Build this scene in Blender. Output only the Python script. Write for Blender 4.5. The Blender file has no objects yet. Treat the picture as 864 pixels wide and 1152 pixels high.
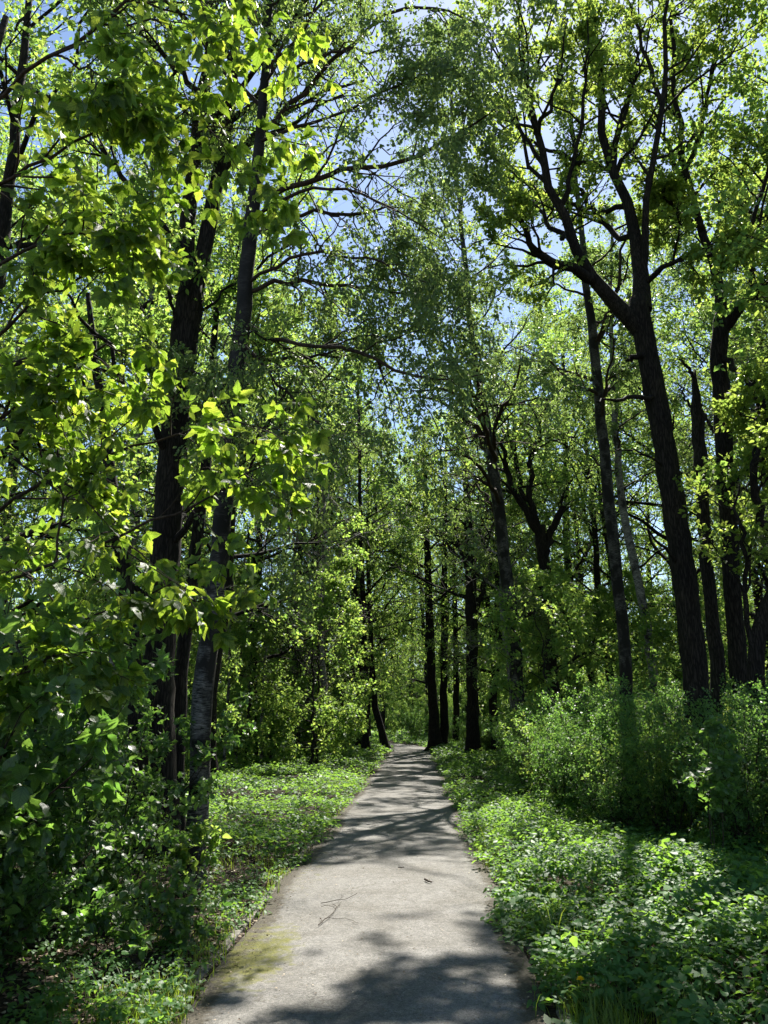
import bpy, math, random
import numpy as np
from mathutils import Vector

random.seed(7)
RNG = np.random.default_rng(11)
scene = bpy.context.scene
COL = scene.collection
TAU = math.tau

# ------------------------------------------------------------------ camera geometry
EYE = np.array([0.0, 0.0, 1.6])
PITCH, YAW, FPX = math.radians(15.0), math.radians(2.35), 870.0
FWD = np.array([-math.sin(YAW) * math.cos(PITCH), math.cos(YAW) * math.cos(PITCH), math.sin(PITCH)])
RIGHT = np.array([math.cos(YAW), math.sin(YAW), 0.0])
UP = np.cross(RIGHT, FWD)


def PX(px, py, Y):
    """world point at forward distance Y seen in the photograph's direction (px, py)"""
    d = FWD + RIGHT * (px - 432) / FPX + UP * (576 - py) / FPX
    return EYE + d * (Y / d[1])


def depth(P):
    return (np.asarray(P) - EYE) @ FWD


# ------------------------------------------------------------------ sun
SUN_AZ, SUN_EL = math.radians(14.0), math.radians(52.0)
SUN = np.array([math.sin(SUN_AZ) * math.cos(SUN_EL), math.cos(SUN_AZ) * math.cos(SUN_EL), math.sin(SUN_EL)])


# ------------------------------------------------------------------ noise
def _hash(i, j, seed):
    n = (i.astype(np.int64) * 374761393 + j.astype(np.int64) * 668265263 + seed * 1442695041) & 0xFFFFFFFF
    n = ((n ^ (n >> 13)) * 1274126177) & 0xFFFFFFFF
    return ((n ^ (n >> 16)) & 0xFFFF) / 65535.0


def vnoise(x, y, seed=0):
    x = np.asarray(x, float); y = np.asarray(y, float)
    i, j = np.floor(x), np.floor(y)
    u, v = x - i, y - j
    u = u * u * (3 - 2 * u); v = v * v * (3 - 2 * v)
    a, b = _hash(i, j, seed), _hash(i + 1, j, seed)
    c, d = _hash(i, j + 1, seed), _hash(i + 1, j + 1, seed)
    return (a * (1 - u) + b * u) * (1 - v) + (c * (1 - u) + d * u) * v


def fbm(x, y, seed=0, o=3):
    s, a, t = 0.0, 0.5, 0.0
    for k in range(o):
        s = s + a * vnoise(x * 2 ** k, y * 2 ** k, seed + k); t += a; a *= 0.5
    return s / t


def path_cx(y):
    y = np.asarray(y, float)
    return -0.30 - 0.02 * np.maximum(y - 44, 0) ** 2


def path_hw(y):
    y = np.asarray(y, float)
    return 1.05 + 0.04 * np.sin(y * 0.9) + 0.03 * np.sin(y * 2.3 + 1)


def ground_z(x, y):
    d = np.abs(x - path_cx(np.minimum(y, 60))) - path_hw(y)
    k = np.clip((d - 0.05) / 1.2, 0, 1)
    k = k * k * (3 - 2 * k)
    return (fbm(np.asarray(x) * 0.45, np.asarray(y) * 0.45, 5) - 0.45) * 0.22 * k + 0.02 * np.clip(d, 0, 1)


# ------------------------------------------------------------------ gaps in the canopy (where sunlight comes through)
def lit_gap(gx, gy):
    """True where the canopy has a gap towards the sun over ground point (gx, gy)"""
    lane = np.abs(gx - path_cx(np.minimum(gy, 50)))
    bias = np.interp(gy, [2, 4.0, 4.6, 6.2, 6.8, 7.3, 8.6, 9.6, 11.2, 13.2, 14.6, 18, 24, 34, 50],
                     [-.5, -.3, -.13, -.12, .0, .22, .18, -.02, -.30, -.20, -.02, -.06, -.04, -.04, -.04])
    n = fbm(gx * 1.05 + gy * 0.15, gy * 1.15, 21, 3) - 0.5
    on_path = (lane < 1.25) & (n + bias > 0)
    edge = (gx > 0.5) & (gx < 1.9) & (gy > 5.5) & (gy < 18) & (fbm(gx * .9, gy * .7, 31) > 0.53)
    mead = (gx > -7) & (gx < -1.2) & (gy > 10.5) & (gy < 42) & (fbm(gx * .6, gy * .4, 41) > 0.53)
    far_r = (gx > 0.9) & (gx < 6) & (gy > 18) & (gy < 50) & (fbm(gx * .6, gy * .4, 43) > 0.56)
    def spot(cx, cy, rx, ry): return ((gx - cx) / rx) ** 2 + ((gy - cy) / ry) ** 2 < 0.6 + 0.9 * fbm(gx * 1.7, gy * 1.7, 57)
    spots = spot(2.0, 5.55, .55, .5) | spot(1.05, 5.1, .3, .3) | spot(-1.75, 4.9, .35, .4) | spot(-2.6, 5.2, .5, .3) | spot(1.3, 8.2, .5, .6)
    return on_path | edge | mead | far_r | spots


GAP_LINES = []      # (point, radius): sun shafts that reach lit sprays of foliage


def keep_leaf(P, rng, thin=0.03):
    s = P[:, 2] / SUN[2]
    gx, gy = P[:, 0] - SUN[0] * s, P[:, 1] - SUN[1] * s
    cull = lit_gap(gx, gy) & (P[:, 2] > .8 + 3.4 * fbm(P[:, 0] * 1.1, P[:, 1] * 1.1, 15))
    for C, r in GAP_LINES:
        v = P - C
        t = v @ SUN
        d2 = (v ** 2).sum(1) - t * t
        cull |= (t > 0.9) & (d2 < r * r * (0.55 + 0.9 * fbm(P[:, 0] * 2, P[:, 2] * 2, 3)))
    keep = ~cull | (rng.random(len(P)) < thin)
    lane = np.abs(P[:, 0] - path_cx(np.minimum(P[:, 1], 50)))
    keep &= ~((lane < 1.25) & (P[:, 2] < 2.3) & (P[:, 1] < 46))
    keep &= ((P - EYE) ** 2).sum(1) > 1.7 ** 2
    return keep


# ------------------------------------------------------------------ mesh helpers
def mesh_of(name, V, faces, mats, attr=None, smooth=True, fmat=None):
    me = bpy.data.meshes.new(name)
    V = np.ascontiguousarray(V, np.float32).reshape(-1, 3)
    me.vertices.add(len(V)); me.vertices.foreach_set('co', V.ravel())
    faces = [np.asarray(f, np.int32) for f in faces if len(f)]
    nl = sum(f.size for f in faces); nf = sum(len(f) for f in faces)
    me.loops.add(nl); me.polygons.add(nf)
    me.loops.foreach_set('vertex_index', np.concatenate([f.ravel() for f in faces]))
    tot = np.concatenate([np.full(len(f), f.shape[1], np.int32) for f in faces])
    st = np.zeros(nf, np.int32); st[1:] = np.cumsum(tot)[:-1]
    me.polygons.foreach_set('loop_start', st)
    me.polygons.foreach_set('use_smooth', np.full(nf, smooth, bool))
    for m in mats: me.materials.append(m)
    if fmat is not None: me.polygons.foreach_set('material_index', np.asarray(fmat, np.int32))
    if attr is not None:
        a = me.attributes.new('vary', 'FLOAT', 'FACE'); a.data.foreach_set('value', np.asarray(attr, np.float32))
    me.update(calc_edges=True)
    me.validate()
    return me


def link(name, data, parent=None, loc=None):
    o = bpy.data.objects.new(name, data); COL.objects.link(o)
    if parent is not None: o.parent = parent
    if loc is not None: o.location = loc
    return o


def tag(o, label=None, cat=None, group=None, kind=None):
    if label: o['label'] = label
    if cat: o['category'] = cat
    if group: o['group'] = group
    if kind: o['kind'] = kind
    return o


def empty(name, loc, label, cat, group=None):
    o = bpy.data.objects.new(name, None); COL.objects.link(o); o.location = loc
    o.empty_display_size = 0.2
    return tag(o, label, cat, group)


def copy_tree(o, loc, rz, s, label=None, group=None):
    c = o.copy(); COL.objects.link(c); c.location = loc; c.rotation_euler = (0, 0, rz); c.scale = (s, s, s)
    if label: c['label'] = label
    if group: c['group'] = group
    for ch in o.children:
        d = ch.copy(); COL.objects.link(d); d.parent = c
    return c


def norm(v):
    return v / np.maximum(np.linalg.norm(v, axis=-1, keepdims=True), 1e-9)


def tubes(P, R, S, flare=None, seed=0, rough=0.0):
    """P (N,K,3), R (N,K) -> verts, quads, for N tubes of S sides with closed tips"""
    N, K, _ = P.shape
    T = np.empty_like(P)
    T[:, 1:-1] = P[:, 2:] - P[:, :-2]; T[:, 0] = P[:, 1] - P[:, 0]; T[:, -1] = P[:, -1] - P[:, -2]
    T = norm(T)
    mean = norm(P[:, -1] - P[:, 0])
    ref = np.where(np.abs(mean[:, 2:3]) > 0.75, np.array([[1.0, 0.13, 0]]), np.array([[0.07, 0.05, 1.0]]))
    U = norm(np.cross(T, ref[:, None, :])); W = np.cross(T, U)
    a = np.arange(S) / S * TAU
    rr = R[:, :, None] * np.ones(S)
    if rough:
        k = np.arange(K)[None, :, None]; n = np.arange(N)[:, None, None]
        rr = rr * (1 + rough * (vnoise(np.cos(a) * 2.1 + 9 + n * 5 + k * 0.21, np.sin(a) * 2.1 + k * 0.55, seed) - 0.5) * 2)
    V = P[:, :, None, :] + rr[..., None] * (np.cos(a)[:, None] * U[:, :, None, :] + np.sin(a)[:, None] * W[:, :, None, :])
    idx = np.arange(N * K * S).reshape(N, K, S)
    a0, a1 = idx[:, :-1], idx[:, 1:]
    Q = np.stack([a0, np.roll(a0, -1, 2), np.roll(a1, -1, 2), a1], -1).reshape(-1, 4)
    caps = idx[:, -1, :]
    return V.reshape(-1, 3), Q, caps


class Geo:
    def __init__(self): self.V = []; self.F = {}; self.n = 0
    def add(self, V, faces):
        for f in faces:
            if len(f): self.F.setdefault(f.shape[1], []).append(f + self.n)
        self.V.append(V); self.n += len(V)
    def tube(self, P, R, S, rough=0.0, seed=0):
        P = np.asarray(P, float); R = np.asarray(R, float)
        if P.ndim == 2: P, R = P[None], R[None]
        V, Q, caps = tubes(P, R, S, rough=rough, seed=seed)
        self.add(V, [Q, caps])
    def build(self, name, mats, smooth=True):
        return mesh_of(name, np.concatenate(self.V), [np.concatenate(v) for v in self.F.values()], mats, smooth=smooth)


def resample(pts, K, wob=0.0, rng=None):
    """smooth (Catmull-Rom) polyline of rows (x,y,z,r) -> K rows"""
    p = np.asarray(pts, float)
    q = np.vstack([2 * p[0] - p[1], p, 2 * p[-1] - p[-2]])
    seg = np.linalg.norm(np.diff(p[:, :3], axis=0), axis=1); c = np.concatenate([[0], np.cumsum(seg)])
    s = np.linspace(0, c[-1], K)
    i = np.clip(np.searchsorted(c, s, 'right') - 1, 0, len(p) - 2)
    t = ((s - c[i]) / np.maximum(seg[i], 1e-9))[:, None]
    a, b, d, e = q[i], q[i + 1], q[i + 2], q[i + 3]
    o = 0.5 * (2 * b + (d - a) * t + (2 * a - 5 * b + 4 * d - e) * t ** 2 + (3 * b - a - 3 * d + e) * t ** 3)
    o[:, 3] = np.interp(s, c, p[:, 3])
    if wob and rng is not None:
        w = rng.normal(0, wob, (K, 3)); w[0] = 0; o[:, :3] += w
    return o


def pline(rows, Y0=None):
    """rows (px, py, width_px[, Y]) -> rows (x,y,z,r)"""
    out = []
    for r in rows:
        Y = r[3] if len(r) > 3 else Y0
        P = PX(r[0], r[1], Y)
        out.append([*P, 0.5 * r[2] * depth(P) / FPX])
    return np.array(out)


def spawn(P, R, M, rng, t=(0.25, 1.0), ang=(35, 65), ratio=(0.4, 0.7), lim=(0.1, 9), rr=0.55, K=6,
          up=0.0, droop=0.0, wig=0.06, taper=0.25):
    """M children on each of N parents; returns (points, radii)"""
    N, Kp, _ = P.shape
    L = np.linalg.norm(np.diff(P, axis=1), axis=2).sum(1)
    par = np.repeat(np.arange(N), M)
    tt = rng.uniform(t[0], t[1], N * M)
    f = tt * (Kp - 1); i = np.minimum(f.astype(int), Kp - 2); u = (f - i)[:, None]
    base = P[par, i] * (1 - u) + P[par, i + 1] * u
    tan = norm(P[par, i + 1] - P[par, i])
    rad = R[par, i] * (1 - u[:, 0]) + R[par, i + 1] * u[:, 0]
    rnd = norm(rng.normal(size=(N * M, 3)))
    per = norm(rnd - (rnd * tan).sum(1, keepdims=True) * tan)
    a = np.radians(rng.uniform(*ang, N * M))[:, None]
    d = tan * np.cos(a) + per * np.sin(a)
    d[:, 2] += up
    d = norm(d)
    ln = np.clip(L[par] * rng.uniform(*ratio, N * M) * (1.15 - 0.65 * tt), *lim)
    s = np.linspace(0, 1, K)
    C = base[:, None, :] + d[:, None, :] * (ln[:, None] * s)[..., None]
    C[:, :, 2] -= droop * ln[:, None] * s ** 2
    w = np.cumsum(rng.normal(0, wig, C.shape), 1); w -= w[:, :1]
    C += w * .42 * ln[:, None, None]
    r0 = np.minimum(rad * rr, ln * 0.03)
    Rr = r0[:, None] * (1 - (1 - taper) * s)
    return C, Rr


# ------------------------------------------------------------------ leaves
def leaf_shape(kind):
    """verts (x across, y along, z up) and quads"""
    if kind == 'far':
        return np.array([[0, 0, 0], [.36, .42, .1], [0, 1, -.06], [-.36, .46, .1]]), np.array([[0, 1, 2, 3]])
    if kind == 'mid':
        v = np.array([[0, 0, 0], [.26, .25, .07], [.30, .58, .05], [0, 1, -.14], [-.30, .58, .05], [-.26, .25, .07]])
        return v, np.array([[0, 1, 2, 3], [0, 3, 4, 5]])
    if kind == 'oak':   # blunt, lobed
        out = [(.05, 0), (.17, .2), (.13, .33), (.29, .48), (.21, .6), (.3, .76), (.12, .97)]
    elif kind == 'ash':  # ash-leaved maple leaflet: pointed, a few coarse teeth
        out = [(.03, 0), (.17, .12), (.27, .3), (.25, .45), (.30, .52), (.19, .66), (.18, .74), (.02, 1.02)]
    elif kind == 'ovate':
        out = [(.02, 0), (.2, .1), (.31, .3), (.32, .48), (.25, .68), (.13, .86), (.01, 1.04)]
    elif kind == 'weed':
        out = [(.02, 0), (.22, .14), (.3, .3), (.24, .42), (.27, .56), (.16, .7), (.14, .82), (.01, 1.0)]
    m = len(out)
    ys = np.array([o[1] for o in out]); xs = np.array([o[0] for o in out])
    bend = -0.22 * ys ** 2
    mid = np.stack([np.zeros(m), ys, bend], 1)
    rt = np.stack([xs, ys - .03, bend + xs * .16 - .22 * np.sin(ys * 8 + 1) * xs], 1); lf = rt * np.array([-1, 1, 1])
    v = np.concatenate([mid, rt, lf])
    q = []
    for k in range(m - 1):
        q.append([k, m + k, m + k + 1, k + 1]); q.append([k, k + 1, 2 * m + k + 1, 2 * m + k])
    return v, np.array(q)


SHAPES = {k: leaf_shape(k) for k in ('far', 'mid', 'oak', 'ash', 'ovate', 'weed')}


def leaves_mesh(name, pos, axis, nrm, size, shape, mat, rng, wid=1.0, vary=None, veins=False):
    v, q = SHAPES[shape]
    N = len(pos)
    a = norm(axis); b = norm(np.cross(a, nrm)); n = np.cross(b, a)
    sx = (size * wid)[:, None]; sy = size[:, None]
    curl = rng.uniform(-.3, 2.0, N)[:, None]
    V = pos[:, None, :] + (v[None, :, 0] * sx)[..., None] * b[:, None] + (v[None, :, 1] * sy)[..., None] * a[:, None] \
        + (v[None, :, 2] * sy * curl)[..., None] * n[:, None]
    Q = (np.arange(N)[:, None, None] * len(v) + q[None]).reshape(-1, 4)
    if vary is None: vary = rng.random(N)
    me = mesh_of(name, V.reshape(-1, 3), [Q], [mat], attr=np.repeat(vary, len(q)), smooth=shape in ('ash', 'ovate', 'weed', 'oak'))
    if veins:      # leaf coordinates for the vein pattern (across, along)
        a = me.attributes.new('blade', 'FLOAT_VECTOR', 'POINT'); uv = v.copy(); uv[:, 2] = 0
        a.data.foreach_set('vector', np.tile(uv, (N, 1)).astype(np.float32).ravel())
    return me


def leaf_points(P, n, rng, t=(0.1, 1.05), spread=0.05, size=(.05, .08), droop=0.3, flat=0.8, clump=1):
    """leaf positions/axes/normals along twigs P (N,K,3)"""
    N, K, _ = P.shape
    M = N * n
    par = np.repeat(np.arange(N), n)
    tt = np.clip(rng.uniform(*t, M), 0, .999)
    f = tt * (K - 1); i = np.minimum(f.astype(int), K - 2); u = (f - i)[:, None]
    base = P[par, i] * (1 - u) + P[par, i + 1] * u
    tan = norm(P[par, i + 1] - P[par, i])
    rnd = norm(rng.normal(size=(M, 3)))
    ax = norm(tan * 0.55 + rnd * 0.9 + np.array([0, 0, -droop]))
    pos = base + ax * rng.uniform(0.2, 1.0, M)[:, None] * spread + rng.normal(0, spread * .35, (M, 3))
    nr = norm(np.array([0, 0, flat]) + rng.normal(size=(M, 3)) * 0.55)
    sz = rng.uniform(*size, M)
    return pos, ax, nr, sz


# ------------------------------------------------------------------ materials
def new_mat(name):
    m = bpy.data.materials.new(name); m.use_nodes = True
    nt = m.node_tree; nt.nodes.clear()
    return m, nt


def N_(nt, t, **kw):
    n = nt.nodes.new(t)
    for k, v in kw.items():
        if k in n.inputs.keys(): n.inputs[k].default_value = v
        else: setattr(n, k, v)
    return n


def ramp(nt, stops, interp='LINEAR'):
    r = nt.nodes.new('ShaderNodeValToRGB'); r.color_ramp.interpolation = interp
    e = r.color_ramp.elements
    while len(e) < len(stops): e.new(0.5)
    for el, (p, c) in zip(e, stops):
        el.position = p; el.color = (*c, 1) if len(c) == 3 else c
    return r


def leaf_mat(name, refl, trans, tw=0.5, rough=0.48, spec=0.3, veins=False):
    m, nt = new_mat(name); L = nt.links.new
    at = N_(nt, 'ShaderNodeAttribute', attribute_name='vary')
    r1 = ramp(nt, refl); r2 = ramp(nt, trans)
    L(at.outputs['Fac'], r1.inputs[0]); L(at.outputs['Fac'], r2.inputs[0])
    p = N_(nt, 'ShaderNodeBsdfPrincipled'); p.inputs['Roughness'].default_value = rough
    p.inputs['Specular IOR Level'].default_value = spec
    t = N_(nt, 'ShaderNodeBsdfTranslucent')
    L(r1.outputs[0], p.inputs['Base Color']); L(r2.outputs[0], t.inputs['Color'])
    if veins:
        bl = N_(nt, 'ShaderNodeAttribute', attribute_name='blade'); sx = N_(nt, 'ShaderNodeSeparateXYZ'); L(bl.outputs['Vector'], sx.inputs[0])
        ab = N_(nt, 'ShaderNodeMath', operation='ABSOLUTE'); L(sx.outputs[0], ab.inputs[0])
        k1 = N_(nt, 'ShaderNodeMath', operation='MULTIPLY_ADD'); L(ab.outputs[0], k1.inputs[0]); k1.inputs[1].default_value = -1.15; L(sx.outputs[1], k1.inputs[2])
        k2 = N_(nt, 'ShaderNodeMath', operation='MULTIPLY'); L(k1.outputs[0], k2.inputs[0]); k2.inputs[1].default_value = 7.0
        k3 = N_(nt, 'ShaderNodeMath', operation='PINGPONG'); L(k2.outputs[0], k3.inputs[0]); k3.inputs[1].default_value = .5
        k4 = N_(nt, 'ShaderNodeMath', operation='MULTIPLY'); L(ab.outputs[0], k4.inputs[0]); k4.inputs[1].default_value = 6.0
        k5 = N_(nt, 'ShaderNodeMath', operation='MINIMUM'); L(k3.outputs[0], k5.inputs[0]); L(k4.outputs[0], k5.inputs[1])
        rv = ramp(nt, [(0, (.55, .6, .5)), (.09, (.72, .76, .7)), (.2, (1, 1, 1))]); L(k5.outputs[0], rv.inputs[0])
        tc = N_(nt, 'ShaderNodeTexCoord'); sp = N_(nt, 'ShaderNodeTexNoise'); sp.inputs['Scale'].default_value = 55; sp.inputs['Detail'].default_value = 5; L(tc.outputs['Object'], sp.inputs['Vector'])
        rs = ramp(nt, [(.27, (.5, .36, .2)), (.33, (.9, .92, .85)), (.7, (1.06, 1.05, 1.0))]); L(sp.outputs[0], rs.inputs[0])
        for r_, sk in ((r1, 'Base Color'), (r2, 'Color')):
            a1 = N_(nt, 'ShaderNodeMixRGB', blend_type='MULTIPLY'); a1.inputs[0].default_value = .9 if sk == 'Color' else .4; L(r_.outputs[0], a1.inputs[1]); L(rv.outputs[0], a1.inputs[2])
            a2 = N_(nt, 'ShaderNodeMixRGB', blend_type='MULTIPLY'); a2.inputs[0].default_value = 1; L(a1.outputs[0], a2.inputs[1]); L(rs.outputs[0], a2.inputs[2])
            L(a2.outputs[0], (p if sk == 'Base Color' else t).inputs[sk])
        bp = N_(nt, 'ShaderNodeBump'); bp.inputs['Strength'].default_value = .35; bp.inputs['Distance'].default_value = .004; L(rv.outputs[0], bp.inputs['Height']); L(bp.outputs[0], p.inputs['Normal'])
    mx = N_(nt, 'ShaderNodeMixShader'); mx.inputs[0].default_value = tw
    L(p.outputs[0], mx.inputs[1]); L(t.outputs[0], mx.inputs[2])
    o = N_(nt, 'ShaderNodeOutputMaterial'); L(mx.outputs[0], o.inputs[0])
    return m


M = {}
M['leaf_maple'] = leaf_mat('maple_leaf', [(0, (.035, .085, .028)), (.6, (.05, .115, .035)), (1, (.07, .135, .04))],
                           [(0, (.25, .42, .07)), (.6, (.38, .56, .09)), (1, (.50, .63, .11))], 0.52)
M['leaf_near'] = leaf_mat('near_maple_leaf', [(0, (.04, .078, .026)), (.6, (.06, .11, .032)), (1, (.085, .125, .04))],
                          [(0, (.28, .46, .05)), (.6, (.46, .66, .06)), (1, (.62, .74, .08))], 0.52, veins=True)
M['leaf_broad'] = leaf_mat('broad_shrub_leaf', [(0, (.04, .08, .032)), (1, (.075, .12, .045))],
                           [(0, (.18, .40, .06)), (1, (.34, .58, .09))], 0.45, .38, .55, veins=True)
M['leaf_birch'] = leaf_mat('birch_leaf', [(0, (.045, .08, .03)), (1, (.08, .12, .045))],
                           [(0, (.23, .37, .09)), (1, (.40, .54, .12))], 0.45, .44, .35)
M['leaf_oak'] = leaf_mat('oak_leaf', [(0, (.045, .085, .015)), (1, (.08, .13, .02))],
                         [(0, (.29, .45, .07)), (1, (.51, .62, .10))], 0.5)
M['leaf_wood'] = leaf_mat('woodland_leaf', [(0, (.035, .088, .03)), (.7, (.055, .12, .036)), (1, (.08, .14, .045))],
                          [(0, (.26, .46, .08)), (.7, (.42, .61, .10)), (1, (.58, .69, .12))], 0.5)
M['leaf_shrub'] = leaf_mat('shrub_leaf', [(0, (.04, .095, .036)), (1, (.07, .135, .048))],
                           [(0, (.18, .40, .06)), (1, (.34, .58, .09))], 0.42, .44, .35)
M['leaf_far'] = leaf_mat('far_wood_leaf', [(0, (.03, .07, .025)), (1, (.06, .11, .035))], [(0, (.16, .30, .05)), (1, (.28, .42, .06))], 0.3, .6, .15)
M['leaf_weed'] = leaf_mat('ground_leaf', [(0, (.032, .092, .026)), (.7, (.06, .142, .038)), (1, (.09, .18, .055))],
                          [(0, (.20, .42, .05)), (1, (.38, .60, .07))], 0.42, .5, .25)
M['grass'] = leaf_mat('grass_blade', [(0, (.05, .10, .02)), (1, (.10, .15, .03))], [(0, (.25, .4, .03)), (1, (.4, .5, .05))], 0.4)
M['petal'] = leaf_mat('dandelion_petal', [(0, (.85, .62, .01)), (1, (.9, .7, .02))], [(0, (.8, .5, .02)), (1, (.8, .5, .02))], 0.3)
M['litter'] = leaf_mat('leaf_litter', [(0, (.07, .05, .035)), (.6, (.16, .12, .085)), (.9, (.3, .24, .17)), (1, (.45, .4, .3))],
                       [(0, (.1, .07, .03)), (1, (.2, .15, .08))], 0.15, .7, .2)


def bark_mat(name, c0, c1, scale=(24, 24, 3.2), bump=0.8, moss=0.0):
    m, nt = new_mat(name); L = nt.links.new
    tc = N_(nt, 'ShaderNodeTexCoord')
    mp = N_(nt, 'ShaderNodeMapping'); mp.inputs['Scale'].default_value = scale
    L(tc.outputs['Object'], mp.inputs[0])
    n1 = N_(nt, 'ShaderNodeTexNoise'); n1.inputs['Scale'].default_value = 1.0; n1.inputs['Detail'].default_value = 6; n1.inputs['Distortion'].default_value = 0.6
    vo = N_(nt, 'ShaderNodeTexVoronoi', feature='DISTANCE_TO_EDGE'); vo.inputs['Scale'].default_value = 1.3
    L(mp.outputs[0], n1.inputs['Vector'])
    ad = N_(nt, 'ShaderNodeMixRGB', blend_type='LINEAR_LIGHT'); ad.inputs[0].default_value = .8
    L(mp.outputs[0], ad.inputs[1]); L(n1.outputs['Color'], ad.inputs[2]); L(ad.outputs[0], vo.inputs['Vector'])
    mm = N_(nt, 'ShaderNodeMath', operation='MULTIPLY'); L(vo.outputs['Distance'], mm.inputs[0]); L(n1.outputs[0], mm.inputs[1])
    r = ramp(nt, [(0, c0), (.12, tuple((a + b) / 2 for a, b in zip(c0, c1))), (.4, c1)]); L(mm.outputs[0], r.inputs[0])
    big = N_(nt, 'ShaderNodeTexNoise'); big.inputs['Scale'].default_value = 1.7; L(tc.outputs['Object'], big.inputs['Vector'])
    rb = ramp(nt, [(.35, (.75, .75, .78)), (.65, (1.15, 1.12, 1.0))]); L(big.outputs[0], rb.inputs[0])
    mu = N_(nt, 'ShaderNodeMixRGB', blend_type='MULTIPLY'); mu.inputs[0].default_value = 1
    L(r.outputs[0], mu.inputs[1]); L(rb.outputs[0], mu.inputs[2])
    p = N_(nt, 'ShaderNodeBsdfPrincipled'); p.inputs['Roughness'].default_value = .9; p.inputs['Specular IOR Level'].default_value = .15
    L(mu.outputs[0], p.inputs['Base Color'])
    b = N_(nt, 'ShaderNodeBump'); b.inputs['Strength'].default_value = bump; b.inputs['Distance'].default_value = .03
    L(mm.outputs[0], b.inputs['Height']); L(b.outputs[0], p.inputs['Normal'])
    o = N_(nt, 'ShaderNodeOutputMaterial'); L(p.outputs[0], o.inputs[0])
    return m


def birch_mat(name, white=(.18, .172, .156), dark=(.012, .011, .009), cover=.53, backlit_top=False):
    m, nt = new_mat(name); L = nt.links.new
    tc = N_(nt, 'ShaderNodeTexCoord')
    mp = N_(nt, 'ShaderNodeMapping'); mp.inputs['Scale'].default_value = (15, 15, 95); L(tc.outputs['Object'], mp.inputs[0])
    n1 = N_(nt, 'ShaderNodeTexNoise'); n1.inputs['Scale'].default_value = 1.0; n1.inputs['Detail'].default_value = 9; n1.inputs['Roughness'].default_value = .65; L(mp.outputs[0], n1.inputs['Vector'])
    mp2 = N_(nt, 'ShaderNodeMapping'); mp2.inputs['Scale'].default_value = (4, 4, 3); L(tc.outputs['Object'], mp2.inputs[0])
    n2 = N_(nt, 'ShaderNodeTexNoise'); n2.inputs['Scale'].default_value = 1.0; n2.inputs['Detail'].default_value = 6; L(mp2.outputs[0], n2.inputs['Vector'])
    r1 = ramp(nt, [(.40, (0, 0, 0)), (.60, (1, 1, 1))]); L(n1.outputs[0], r1.inputs[0])
    r2 = ramp(nt, [(cover - .09, (0, 0, 0)), (cover + .06, (1, 1, 1))]); L(n2.outputs[0], r2.inputs[0])
    mm = N_(nt, 'ShaderNodeMath', operation='MULTIPLY'); L(r1.outputs[0], mm.inputs[0]); L(r2.outputs[0], mm.inputs[1])
    if backlit_top:  # fades the white with height, painting the backlit silhouette into the upper bark
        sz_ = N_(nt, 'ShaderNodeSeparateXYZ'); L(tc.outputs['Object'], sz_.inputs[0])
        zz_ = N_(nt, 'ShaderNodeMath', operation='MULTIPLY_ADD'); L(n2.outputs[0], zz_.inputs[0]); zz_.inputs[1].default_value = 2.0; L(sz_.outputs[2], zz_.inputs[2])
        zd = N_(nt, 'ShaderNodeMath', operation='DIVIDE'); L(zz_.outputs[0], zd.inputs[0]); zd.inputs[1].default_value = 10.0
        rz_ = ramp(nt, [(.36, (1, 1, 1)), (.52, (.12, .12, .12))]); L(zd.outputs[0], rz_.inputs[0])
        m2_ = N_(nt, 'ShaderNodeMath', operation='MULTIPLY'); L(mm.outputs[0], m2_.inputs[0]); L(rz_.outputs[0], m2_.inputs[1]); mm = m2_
    mx = N_(nt, 'ShaderNodeMixRGB'); mx.inputs[1].default_value = (*dark, 1); mx.inputs[2].default_value = (*white, 1); L(mm.outputs[0], mx.inputs[0])
    p = N_(nt, 'ShaderNodeBsdfPrincipled'); p.inputs['Roughness'].default_value = .75; p.inputs['Specular IOR Level'].default_value = .2
    L(mx.outputs[0], p.inputs['Base Color'])
    b = N_(nt, 'ShaderNodeBump'); b.inputs['Strength'].default_value = .6; b.inputs['Distance'].default_value = .02
    L(mm.outputs[0], b.inputs['Height']); L(b.outputs[0], p.inputs['Normal'])
    o = N_(nt, 'ShaderNodeOutputMaterial'); L(p.outputs[0], o.inputs[0])
    return m


M['bark_dark'] = bark_mat('dark_furrowed_bark', (.007, .006, .005), (.050, .043, .036))
M['bark_grey'] = bark_mat('grey_furrowed_bark', (.010, .009, .008), (.065, .058, .048))
M['bark_twig'] = bark_mat('twig_bark', (.03, .022, .016), (.085, .065, .05), (30, 30, 9), .3)
M['bark_birch'] = birch_mat('birch_bark', (.24, .23, .21), backlit_top=True)
M['bark_mottled'] = birch_mat('mottled_birch_bark', (.15, .145, .13), (.012, .011, .009), .55)
M['bark_pale'] = birch_mat('pale_birch_bark', (.40, .385, .35), (.03, .027, .024), .46)


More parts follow.
